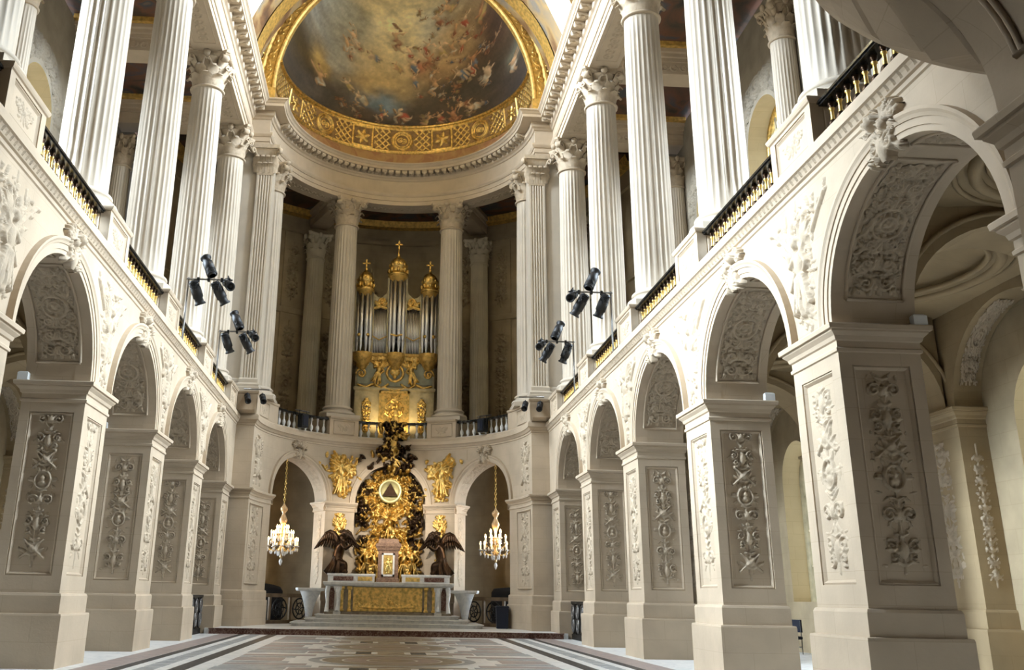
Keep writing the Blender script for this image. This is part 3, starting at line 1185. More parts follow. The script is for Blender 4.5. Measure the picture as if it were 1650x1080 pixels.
def build_balustrades():
    L = B-2*.895
    tr = MB().box(.16, .46, -L/2, L/2, 9.52, 9.62)
    tr.box(.13, .49, -L/2, L/2, 9.555, 9.60)
    trm = tr.mesh('top_rail')
    br = MB().box(.1, .52, -L/2, L/2, 8.78, 8.84).mesh('bottom_rail')
    wide = {(-1, 0): 'black and gilded balustrade at the upper left frame edge', (-1, 1): 'black and gilded balustrade between the second and third left columns',
            (-1, 2): 'black and gilded balustrade below the first left spotlight bar', (-1, 3): 'farthest black and gilded balustrade of the left gallery, next to the apse',
            (1, -1): 'nearest black and gilded balustrade at the upper right', (1, 0): 'black and gilded balustrade, second along the right gallery', (1, 1): 'black and gilded balustrade, third along the right gallery',
            (1, 2): 'black and gilded balustrade beside the upper right spotlight bar', (1, 3): 'farthest black and gilded balustrade of the right gallery, next to the apse', (-1, -1): 'balustrade over the west end of the left arcade'}
    n = 15
    for s in (-1, 1):
        for k in range(-1, 4):
            t = empty('balustrade', (s*W, YK[k]+B/2, 0), scale=(s, 1, 1))
            tag(t, wide[(s, k)], 'balustrade', 'nave gallery balustrades')
            obj('top_rail', trm, 'blackmarble', t)
            obj('bottom_rail', br, 'blackmarble', t)
            for i in range(n):
                obj('baluster', BAL, ['gold', 'bronze'], t, (.31, -L/2+L*(i+.5)/n, 8.83))
    # apse: three curved runs between the pedestals
    for (t0, t1, lab) in ((-63, -31, 'curved balustrade above the left apse arch'), (-16.5, 16.5, 'curved balustrade in front of the organ'), (31, 63, 'curved balustrade above the right apse arch')):
        c = ell((t0+t1)/2, .3, 0)
        t = empty('balustrade', c)
        tag(t, lab, 'balustrade', 'apse balustrades')
        for nm, prof in (('top_rail', [(.13, 9.52), (.13, 9.62), (.49, 9.62), (.49, 9.52), (.13, 9.52)]), ('bottom_rail', [(.1, 8.78), (.1, 8.84), (.52, 8.84), (.52, 8.78)])):
            o = MB().ells(prof, t0, t1, 12).build(nm, 'wmarble' if nm == 'bottom_rail' else 'blackmarble', t)
            o.matrix_parent_inverse = Matrix.Translation(c).inverted()
        m = 9 if t0 > -20 and t0 < 0 else 10
        for i in range(m):
            p = ell(t0+(t1-t0)*(i+.5)/m, .31, 8.83)
            o = obj('baluster', BAL2, ['wmarble', 'bronze'], t, (p[0]-c[0], p[1]-c[1], p[2]))
BAL2 = BAL.copy()
BAL2.materials.clear()
build_balustrades()

# ================================================================== ENTABLATURE
# profile (projection from architrave face towards the nave, z)
ENT = [(1.16, 21.4), (0, 21.4), (0, 21.62), (-.04, 21.63), (-.04, 21.86), (-.08, 21.87), (-.13, 21.95), (-.15, 22.0), (-.15, 22.07), (0, 22.10), (0, 22.78), (-.05, 22.80), (-.10, 22.88), (-.18, 22.93), (-.20, 23.0), (-.20, 23.18), (-.66, 23.20), (-.66, 23.34), (-.70, 23.36), (-.76, 23.44), (-.84, 23.49), (-.84, 23.55), (.6, 23.58)]
XE = CAX-.58     # architrave face behind the nave face

def modillion_mesh():
    mb = MB()
    prof = [(-.62, 23.19), (-.62, 23.10), (-.58, 23.04), (-.50, 23.05), (-.42, 23.08), (-.30, 23.03), (-.20, 23.0), (-.20, 23.19)]
    w = .13
    n = len(prof)
    vs = [(x, -w, z) for x, z in prof]+[(x, w, z) for x, z in prof]
    fs = [(i, i+1, n+i+1, n+i) for i in range(n-1)]+[tuple(range(n)), tuple(range(2*n-1, n-1, -1))]
    mb.add(vs, fs)
    mb.ball((-.45, 0, 23.04), (.15, .11, .05), 8, 5)
    return mb.mesh('modillion')

def build_entablature():
    em = MB().lin([(XE+x, z) for x, z in ENT], YB, YE+.25, 20).mesh('entablature')
    mm = modillion_mesh()
    sr = Relief(.72, 3.6, .03)
    for i in range(9):
        v = .25+i*.39
        sr.ring(.36, v, .16, .035, .04)
        sr.blob(.36, v, .07, .07, 0, .04)
        sr.leaf(.36, v+.1, .2, .06, pi/2, .03)
    sm = sr.mesh('soffit_carving', lambda U, V, H: np.stack([XE+.22+U, V-1.8, 21.4-H], -1))
    fm = MB()
    for x in (XE+.17, XE+.99):
        fm.tube([(x, -1.9, 21.4), (x, 1.9, 21.4)], .025, 5)
    for y in (-1.9, 1.9):
        fm.tube([(XE+.17, y, 21.4), (XE+.99, y, 21.4)], .025, 5)
    fme = fm.mesh('soffit_frame')
    for s, nm, lab in ((-1, 'trim_1', 'white entablature with bracketed cornice along the left colonnade'), (1, 'trim_2', 'white entablature with bracketed cornice along the right colonnade')):
        o = obj(nm, em, 'plain', None, (s*W, 0, 0), scale=(s, 1, 1))
        struct(o, lab, 'cornice')
        y = YE-.5
        while y > 14:
            obj('modillion', mm, 'carved', o, (XE, y, 0))
            y -= B/10
        for k in range(-1, 4):
            a = obj('soffit_carving', sm, 'carved', o, (0, YK[k]+B/2, 0))
            obj('soffit_frame', fme, 'plain', a)
    # apse entablature
    of = .95-.58
    mb = MB()
    tE = 86
    mb.ells([(of+x, z) for x, z in ENT], -tE, tE, 64)
    o = mb.build('trim_3', 'plain')
    struct(o, 'curved white entablature with bracketed cornice above the apse', 'cornice')
    for s in (-1, 1):
        a = MB()
        xe = (AA+of)
        for (x, z), (x2, z2) in zip(ENT[1:-1], ENT[2:]):
            a.add([(xe, YE+.1+x*.999, z), (W+XE+.4, YE+.1+x, z), (W+XE+.4, YE+.1+x2, z2), (xe, YE+.1+x2, z2)], [(0, 1, 2, 3)])
            a.add([(xe+x, YE+.1+x, z), (xe, YE+.1+x, z), (xe, YE+.1+x2, z2), (xe+x2, YE+.1+x2, z2)], [(0, 1, 2, 3)])
            a.add([(xe+x, YE+.1+x, z), (xe+x2, YE+.1+x2, z2), (xe+x2, AYC+.6, z2), (xe+x, AYC+.6, z)], [(0, 1, 2, 3)])
        a.add([(xe, YE+.1, 21.4), (W+XE+1.16, YE+.1, 21.4), (W+XE+1.16, YE+1.9, 21.4), (xe, YE+1.9, 21.4)], [(0, 1, 2, 3)])
        a.box(xe+.02, W+XE+1.2, YE+.12, YE+2.2, 21.42, 23.3)
        a.build('cornice_return', 'plain', o, scale=(s, 1, 1))
    n = 44
    for i in range(n):
        t = -80+160*(i+.5)/n
        p = ell(t, of)
        a = math.atan2((AA)*math.cos(rad(t)), (AB)*math.sin(rad(t)))
        # outward normal of the ellipse
        nx, ny = math.sin(rad(t))/(AA+of), math.cos(rad(t))/(AB+of)
        obj('modillion', mm, 'carved', o, p, (0, 0, math.atan2(ny, nx)))
    for (t0, t1) in ((-62, -31), (-18, 18), (31, 62)):
        r = Relief(.72, 3.0, .035)
        for i in range(7):
            r.ring(.36, .25+i*.41, .16, .035, .04)
            r.blob(.36, .25+i*.41, .07, .07, 0, .04)
        def fn(U, V, H, t0=t0, t1=t1):
            t = np.radians(t0+(t1-t0)*V/3.0)
            q = of+.22+U
            return np.stack([(AA+q)*np.sin(t), AYC+(AB+q)*np.cos(t), 21.4-H], -1)
        obj('soffit_carving', r.mesh('soffit_carving', fn), 'carved', o)
build_entablature()
# ================================================================== APSE, LOWER STOREY
APT = 1.15               # apse wall thickness
def jamb(mb, t, z0, z1, o0=0, o1=APT):
    a, b = ell(t, o0), ell(t, o1)
    mb.add([(a[0], a[1], z0), (b[0], b[1], z0), (b[0], b[1], z1), (a[0], a[1], z1)], [(0, 1, 2, 3)])

def build_apse_lower():
    top = ZSTR+.5
    mb = MB()
    rise = 1.88
    arches = [(-64, -31), (31, 64)]
    for t0, t1 in arches+[(-16.7, 16.7)]:
        n = 28
        tm, th = (t0+t1)/2, (t1-t0)/2
        rr = rise if abs(tm) > 1 else 1.86
        offs = (0, APT) if abs(tm) > 1 else (0,)
        for o in offs:
            G = np.zeros((2, n+1, 3))
            for j, a in enumerate(np.linspace(0, pi, n+1)):
                t = tm-th*math.cos(a)
                G[0, j] = ell(t, o, ZS+rr*math.sin(a))
                G[1, j] = ell(t, o, top)
            mb.grid(G, False)
        od = APT if abs(tm) > 1 else .75
        G = np.zeros((2, n+1, 3))
        for j, a in enumerate(np.linspace(0, pi, n+1)):
            t = tm-th*math.cos(a)
            G[0, j] = ell(t, 0, ZS+rr*math.sin(a))
            G[1, j] = ell(t, od, ZS+rr*math.sin(a))
        mb.grid(G, True)
        for t in (t0, t1):
            jamb(mb, t, .1, ZS, 0, od)
    for t0, t1 in ((-90, -64), (-31, -16.7), (16.7, 31), (64, 90)):
        mb.ells([(0, .1), (0, top)], t0, t1, 8)
        mb.ells([(APT, .1), (APT, top)], t0, t1, 8)
    # niche back behind the gilded glory
    mb.ells([(.75, .1), (.75, 7.9)], -18, 18, 10)
    o = mb.build('wall_apse', 'stone')
    struct(o, 'curved apse wall with three round arches behind the altar', 'wall')
    # plinths and imposts of the curved piers
    for t0, t1, jl in ((-90, -64, 1), (-31, -16.7, 0), (16.7, 31, 0), (64, 90, 1)):
        e = 1.1
        a0 = t0-(e if t0 > -89 else 0)
        a1 = t1+(e if t1 < 89 else 0)
        MB().ells([(APT+.1 if t0 < -20 or t0 > 20 else .6, z) if i < 0 else (-q, z) for i, (z, q) in enumerate(IMPOST)]+[(APT+.12, 5.64)], a0, a1, 10, caps=True).build('impost', 'plain', o)
        MB().ells([(-q, z+.2) for z, q in PLINTH]+[(.02, 1.6)], t0-.6*(t0 > -89), t1+.6*(t1 < 89), 10, caps=True).build('plinth', 'stone', o)
        # impost on the jambs
        for t, sg in ((t0, -1), (t1, 1)):
            if abs(t) > 80:
                continue
            P = MB()
            for (z, q), (z2, q2) in zip(IMPOST[:-1], IMPOST[1:]):
                k = sg*9.0
                P.add([ell(t+k*q, -.1, z), ell(t+k*q, APT+.1, z), ell(t+k*q2, APT+.1, z2), ell(t+k*q2, -.1, z2)], [(0, 1, 2, 3)])
            P.add([ell(t, -.1, 5.64), ell(t+sg*1.5, -.1, 5.64), ell(t+sg*1.5, APT+.1, 5.64), ell(t, APT+.1, 5.64)], [(0, 1, 2, 3)])
            P.build('jamb_impost', 'plain', o)
            # framed panel on the jamb, carved
            r = candelabra(.62, 3.2, .03, .04, 9)
            def fj(U, V, H, t=t, sg=sg):
                tt = np.radians(t+sg*(.25+H*9))
                q = .26+U
                return np.stack([(AA+q)*np.sin(tt), AYC+(AB+q)*np.cos(tt), 1.85+V], -1)
            obj('carved_panel', r.mesh('carved_panel', fj), 'carved', o)
    # archivolts
    for t0, t1 in arches+[(-16.7, 16.7)]:
        tm, th = (t0+t1)/2, (t1-t0)/2
        rr = rise if abs(tm) > 1 else 1.86
        prof = [(0, .2), (0, -.04), (.09, -.04), (.09, -.06), (.18, -.06), (.22, -.09), (.29, -.11), (.29, .02)]
        chord = (Vector(ell(t1))-Vector(ell(t0))).length/2
        G = np.zeros((29, len(prof), 3))
        for i, a in enumerate(np.linspace(0, pi, 29)):
            for j, (d, q) in enumerate(prof):
                G[i, j] = ell(tm-th*(1+(d-.004)/chord)*math.cos(a), q, ZS+(rr+d-.004)*math.sin(a))
        MB().grid(G, False).build('archivolt', 'plain', o)
    # carved soffit strips in the side arches
    for (t0, t1), sg in zip(arches, (1, -1)):
        tm, th = (t0+t1)/2, (t1-t0)/2
        r = scrollwork(.7, 2.3, .03, .04, 4)
        def fs(U, V, H, tm=tm, th=th, sg=sg):
            a = rad(14)+rad(66)*V/2.3
            k = 1-(.01+H)/1.8
            t = np.radians(tm+sg*th*k*np.cos(a))
            q = .24+U
            return np.stack([(AA+q)*np.sin(t), AYC+(AB+q)*np.cos(t), ZS+rise*k*np.sin(a)], -1)
        obj('soffit_carving', r.mesh('soffit_carving', fs), 'carved', o)
    # end-pier panels: lower panel and the spandrel carving above the impost
    for sg in (-1, 1):
        for (z0, h, seed) in ((1.95, 3.0, 12), (5.85, 2.2, 14)):
            w = 1.5
            tw = 14.0
            tc = 78.5*sg if z0 < 5 else 80*sg
            r = candelabra(w, h, .024, .06 if z0 < 5 else .10, seed)
            if z0 > 5:
                r.figure(w/2, .4, 1.5, .1*sg, .12, True, sg)
            def fp(U, V, H, tc=tc, tw=tw, w=w, z0=z0):
                t = np.radians(tc+tw*(U/w-.5))
                return np.stack([(AA-H)*np.sin(t), AYC+(AB-H)*np.cos(t), z0+V], -1)
            obj('carved_panel', r.mesh('carved_panel', fp), 'carved', o)
            if z0 < 5:
                f = MB()
                c = [ell(tc+tw*q, -.005, z) for q, z in ((-.57, z0-.1), (.57, z0-.1), (.57, z0+h+.1), (-.57, z0+h+.1))]
                for i in range(4):
                    f.tube([c[i], c[(i+1) % 4]], .03, 5)
                f.build('panel_frame', 'plain', o)
    # string course continues round the apse
    MB().ells([(x, z) for x, z in STRING], -90, 90, 48).build('string_course', 'plain', o)
    ks = keystone_mesh()
    for tm in (-47.5, 47.5):
        p = ell(tm, -.02)
        nx, ny = math.sin(rad(tm))/AA, math.cos(rad(tm))/AB
        obj('keystone_carving', ks, 'carved', o, (p[0], p[1], 0), (0, 0, math.atan2(ny, nx)), (1, .9, 1))
    # square end returns facing down the nave
    for s in (-1, 1):
        e = MB()
        e.rect(AA, W+.4, YE, YE+.5, [(0, 0), (8.3, 0)])
        e.rect(AA, W+.4, YE, YE+.5, [(z+.2, q*.9) for z, q in PLINTH])
        e.rect(AA, W+.4, YE, YE+.5, [(z, q*.9) for z, q in IMPOST])
        e.rect(AA, W+.4, YE, YE+.5, [(z, -x) for x, z in STRING[:-1]])
        e.build('end_return', 'stone', o, scale=(s, 1, 1))
    # dark ambulatory behind the arches
    d = MB()
    d.ells([(5.0, 0), (5.0, 8.2)], -66, 66, 30)
    for sg in (-1, 1):
        d.ells([(5.0, 0), (5.0, 8.2)], sg*77, sg*100, 6)
        d.ells([(5.0, 0), (5.0, 1.6)], sg*66, sg*77, 4)
        d.ells([(5.0, 6.6), (5.0, 8.2)], sg*66, sg*77, 4)
        for t in (66, 77):
            jamb(d, sg*t, 1.6, 6.6, 5.0, 5.5)
    d.ells([(APT, 8.15), (5.0, 8.15)], -100, 100, 40)
    for s in (-1, 1):
        d.add([(s*(AA+APT), AYC+.2, 0), (s*11.6, AYC+.2, 0), (s*11.6, AYC+.2, 8.2), (s*(AA+APT), AYC+.2, 8.2)], [(0, 1, 2, 3)])
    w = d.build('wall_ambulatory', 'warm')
    for sg, side in ((-1, 'left'), (1, 'right')):
        p, q = Vector(ell(sg*71.5, 5.55, 4.1)), Vector(ell(sg*32, .6, 3.4))
        daylight('daylight_ambulatory', p, q-p, 2.2, 4.8, DAY_AMB, 70)
        f = MB()
        c = [ell(sg*t, 5.4, z) for t, z in ((66.2, 1.7), (76.8, 1.7), (76.8, 6.5), (66.2, 6.5))]
        for i in range(4):
            f.tube([c[i], c[(i+1) % 4]], .09, 6)
        for z in (2.9, 4.1, 5.3):
            f.tube([ell(sg*66.2, 5.4, z), ell(sg*76.8, 5.4, z)], .04, 6)
        f.tube([ell(sg*71.5, 5.4, 1.7), ell(sg*71.5, 5.4, 6.5)], .04, 6)
        wo = f.build('window_%d' % (41 if sg < 0 else 42), 'case')
        struct(wo, 'tall ambulatory window hidden beside the %s apse pier' % side, 'window')
        MB().add(c, [(0, 1, 2, 3)]).build('pane', 'glass', wo)
    struct(w, 'dim stone ambulatory wall seen through the side arches of the apse', 'wall')
    for s in (-1, 1):
        for t in (42, 54, 66):
            f = MB()
            for z0, z1 in ((.9, 4.9), (5.4, 7.4)):
                c = [ell(s*(t+q), 4.96, z) for q, z in ((-4.5, z0), (4.5, z0), (4.5, z1), (-4.5, z1))]
                for i in range(4):
                    f.tube([c[i], c[(i+1) % 4]], .06, 5)
            f.build('panel_frame', 'warm', w)
build_apse_lower()

# ================================================================== APSE, GALLERY STOREY
def build_apse_upper():
    # gallery parapet pedestals on the curve
    g = MB()
    g.ells([(0, 8.72), (AB*0+5.6, 8.72)], -100, 100, 40)
    fl = g.build('gallery_floor', 'stone')
    struct(fl, 'floor of the apse gallery behind the curved balustrade', 'floor')
    fp = foliage(.9, .5, .03, .03, 2)
    labs = {(-31, -16.5): 'curved stone pedestal under the column left of the organ', (16.5, 31): 'curved stone pedestal under the column right of the organ',
            (-90, -63): 'curved stone parapet block at the left corner of the apse', (63, 90): 'curved stone parapet block at the right corner of the apse'}
    for (t0, t1), lab in labs.items():
        n = 8
        tm = (t0+t1)/2
        p = [(2.0, 8.74), (0, 8.74), (0, ZP-.12), (-.04, ZP-.09), (-.06, ZP-.03), (-.05, ZP), (2.0, ZP)]
        o = MB().ells(p, t0, t1, n, caps=True).build('parapet_pedestal', 'plain')
        tag(o, lab, 'pedestal', 'apse parapet pedestals')
        def fn(U, V, H, tm=tm):
            t = np.radians(tm+(U-.45)*9.2)
            return np.stack([(AA-H)*np.sin(t), AYC+(AB-H)*np.cos(t), 8.95+V], -1)
        obj('carved_panel', fp.mesh('carved_panel', fn), 'carved', o)
        f = MB()
        c = [ell(tm+q, -.004, z) for q, z in ((-5.2, 8.88), (5.2, 8.88), (5.2, 9.52), (-5.2, 9.52))]
        for i in range(4):
            f.tube([c[i], c[(i+1) % 4]], .022, 5)
        f.build('panel_frame', 'plain', o)
    # corner clusters: square pier with fluted pilaster and engaged half column
    for s, side in ((-1, 'left'), (1, 'right')):
        t = empty('corner_pilaster_cluster', (s*6.4, 43.2, 0), scale=(s, 1, 1))
        tag(t, 'cluster of fluted pilasters at the %s corner of the apse' % side, 'pilaster', 'apse corner pilasters')
        x0, y0 = 6.4, 43.2
        pd = MB()
        pd.rect(-.5, .36, -.88, .3, [(8.74, 0), (ZP-.12, 0), (ZP-.08, .04), (ZP, .06)])
        recess_face(pd, (-.44, -.885, 8.8), (1, 0, 0), (0, 0, 1), .74, .75, .1, .1, .1, .03)
        pd.build('pedestal', 'plain', t)
        co = MB()
        co.rect(-.28, 1.3, -.62, 1.0, [(ZP, .18), (ZP+.2, .18), (ZP+.22, .15), (ZP+.32, .16), (ZP+.4, .07), (ZP+.55, .08), (ZP+.62, 0), (21.38, 0)])
        co.build('pier_core', 'column', t)
        # front pilaster, fluted, facing the nave
        pi_ = MB()
        def flute_pil(mb, xa, xb, yf, z0, z1, nf):
            w = (xb-xa)
            xs = []
            for i in range(nf):
                c0 = xa+w*(.10+.80*i/nf)
                cw = w*.80/nf
                xs += [(c0+cw*.14, 0)]+[(c0+cw*(.14+.72*q), .05*math.sin(pi*q)) for q in (.0, .25, .5, .75, 1.0)]+[(c0+cw*.86, 0)]
            xs = [(xa, .12), (xa, 0)]+xs+[(xb, 0), (xb, .12)]
            G = np.zeros((2, len(xs), 3))
            for i, z in enumerate((z0, z1)):
                for j, (x, d) in enumerate(xs):
                    G[i, j] = (x, yf+d, z)
            mb.grid(G, False, flip=True)
        flute_pil(pi_, -.38, .36, -.74, ZP+.62, ZN, 5)
        pi_.rect(-.38, .36, -.74, -.6, [(ZP, .14), (ZP+.2, .14), (ZP+.22, .11), (ZP+.32, .12), (ZP+.4, .04), (ZP+.55, .05), (ZP+.62, 0)])
        pi_.build('pilaster', 'column', t)
        # pilaster capital: leafy relief block
        cp = MB()
        cp.rect(-.36, .34, -.72, -.6, [(ZN-.08, .03), (ZN, .05), (ZN+.02, .01), (ZN+.8, .05), (ZN+1.2, .2), (ZN+1.22, .26), (ZN+1.39, .28)])
        cap = cp.build('capital', 'carved', t)
        for i, x in enumerate((-.25, 0, .25)):
            obj('acanthus_leaf', CM['l1'], 'carved', cap, (x, -.72, ZN+.02), (0, 0, -pi/2))
        for i, x in enumerate((-.36, -.12, .12, .36)):
            obj('acanthus_leaf', CM['l2'], 'carved', cap, (x, -.72, ZN+.05), (0, 0, -pi/2))
        for x, a in ((-.38, -2.36), (.36, -.78)):
            obj('volute', CM['vol'], 'carved', cap, (x-.45*math.cos(a), -.66-.45*math.sin(a), ZN+.08), (0, 0, a), (1, 1.4, 1))
        # side strip towards the nave
        st = MB()
        flute_pil(st, 0, .5, 0, ZP+.62, 21.38, 3)
        st.build('side_pilaster', 'column', t, (.42, -.60, 0))
        # engaged half column on the apse side
        x, y, _ = ell(70, .78)
        h = obj('engaged_column', CM['shaft'], 'column', t, (x-x0, y-y0, ZP))
        obj('base', CM['base'], 'column', h)
        obj('capital', CM['capfull'], 'carved', h, (0, 0, ZN-ZP))
    # outer wall of the gallery, relief pilasters, engaged columns
    w = MB().ells([(5.6, 8.7), (5.6, 23.0)], -100, 100, 48)
    for z0, z1, d in ((20.9, 21.3, .12), (16.1, 16.5, .1), (9.9, 10.2, .12)):
        w.ells([(5.6, z0), (5.6-d, z0+.05), (5.6-d, z1-.05), (5.6, z1)], -100, 100, 48)
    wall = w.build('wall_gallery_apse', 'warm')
    struct(wall, 'shaded gallery wall of the apse with carved pilaster strips', 'wall')
    rl = candelabra(1.0, 5.4, .035, .16, 3)
    ru = candelabra(1.0, 3.6, .035, .16, 5)
    for tc in (-46, -30.8, -19.2, 19.2, 30.8, 46):
        for r, z0 in ((rl, 10.5), (ru, 16.8)):
            def fn(U, V, H, tc=tc, z0=z0):
                t = np.radians(tc+(U-.5)*5.2)
                q = 5.525-H
                return np.stack([(AA+q)*np.sin(t), AYC+(AB+q)*np.cos(t), z0+V], -1)
            obj('carved_panel', r.mesh('carved_panel', fn), 'warm', wall)
        st = MB().ells([(5.6, 9.0), (5.53, 9.0), (5.53, 20.9), (5.6, 20.9)], tc-2.9, tc+2.9, 6, caps=True).build('pilaster_strip', 'warm', wall)
    for tc in (-58, -25, 25, 58):
        x, y, _ = ell(tc, 5.05)
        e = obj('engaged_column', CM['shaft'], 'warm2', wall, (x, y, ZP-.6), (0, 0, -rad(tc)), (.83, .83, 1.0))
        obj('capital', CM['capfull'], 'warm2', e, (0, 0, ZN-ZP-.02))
    # ceiling painting and radial beams
    ce = MB().ells([(.9, 22.3), (5.7, 22.3)], -84, 84, 40).build('ceiling_gallery_apse', 'galpaint')
    struct(ce, 'dark painted ceiling of the apse gallery', 'ceiling')
    for tc in (-24, 24, -56, 56):
        b = MB()
        p0, p1 = Vector(ell(tc, 1.2)), Vector(ell(tc, 5.5))
        d = (p1-p0).normalized()
        n = Vector((-d.y, d.x, 0))
        for hw, z0, z1 in ((.5, 21.4, 21.9), (.56, 21.85, 22.05), (.68, 22.05, 22.3)):
            vs = [p+n*q+Vector((0, 0, z)) for z in (z0, z1) for p, q in ((p0, -hw), (p1, -hw), (p1, hw), (p0, hw))]
            b.add(vs, [(0, 1, 2, 3), (4, 5, 6, 7), (0, 1, 5, 4), (2, 3, 7, 6), (0, 3, 7, 4), (1, 2, 6, 5)])
        bo = b.build('ceiling_beam', 'plain', ce)
    MB().ells([(5.6, 21.9), (5.2, 21.95), (5.1, 22.3)], -84, 84, 40).build('gilt_border', 'goldpaint', ce)
M['warm2'] = mat('warm_column_stone', (.74, .64, .46), .75, var=.06, scale=1, bump=.05)  # warmer, lighter stone for the engaged columns of the apse gallery
build_apse_upper()

# ================================================================== NAVE GALLERIES AND AISLES
def arch_wall(mb, x, ya, yb, z0, z1, yc, r, zs, rise, sill, dep, n=20, mi=0):
    """wall strip at x from ya..yb with an arched opening and its reveal going out by dep"""
    for a, b in ((ya, yc-r), (yc+r, yb)):
        mb.add([(x, a, z0), (x, b, z0), (x, b, z1), (x, a, z1)], [(0, 1, 2, 3)], mi=mi)
    mb.add([(x, yc-r, z0), (x, yc+r, z0), (x, yc+r, sill), (x, yc-r, sill)], [(0, 1, 2, 3)], mi=mi)
    G = np.zeros((2, n+1, 3))
    loop = [(yc-r, sill)]
    for j, a in enumerate(np.linspace(0, pi, n+1)):
        y, z = yc-r*math.cos(a), zs+rise*math.sin(a)
        G[0, j] = (x, y, z)
        G[1, j] = (x, y, z1)
        loop.append((y, z))
    mb.grid(G, False, mi=mi)
    loop.append((yc+r, sill))
    G = np.zeros((2, len(loop)+1, 3))
    for j, (y, z) in enumerate(loop+[loop[0]]):
        G[0, j] = (x, y, z)
        G[1, j] = (x+dep, y, z)
    mb.grid(G, False, mi=1)
    return loop

def window_unit(parent_name, n, s, yc, r, zs, rise, sill, x, lab, gold=True):
    """glazed arched window: frame, glazing bars, panes"""
    f = MB()
    pts = [(x, yc-r, sill)]+[(x, yc-r*math.cos(a), zs+rise*math.sin(a)) for a in np.linspace(0, pi, 17)]+[(x, yc+r, sill), (x, yc-r, sill)]
    f.tube(pts, .13, 6, cap=False)
    o = f.build('window_%d' % n, 'gold' if gold else 'case', None, scale=(s, 1, 1))
    struct(o, lab, 'window')
    b = MB()
    for q in (-.5, 0, .5):
        top = zs+rise*math.sqrt(1-q*q)
        b.box(x-.03, x+.03, yc+q*r*1.0-.035, yc+q*r+.035, sill, top)
    z = sill+1.1
    while z < zs+rise*.6:
        hw = r if z < zs else r*math.sqrt(max(0, 1-((z-zs)/rise)**2))
        b.box(x-.025, x+.025, yc-hw, yc+hw, z-.03, z+.03)
        z += 1.1
    b.build('glazing_bars', 'case', o)
    g = MB().add([(x+.01, p[1], p[2]) for p in pts[:-1]], [tuple(range(len(pts)-1))])
    g.build('pane', 'glass', o)
    return o

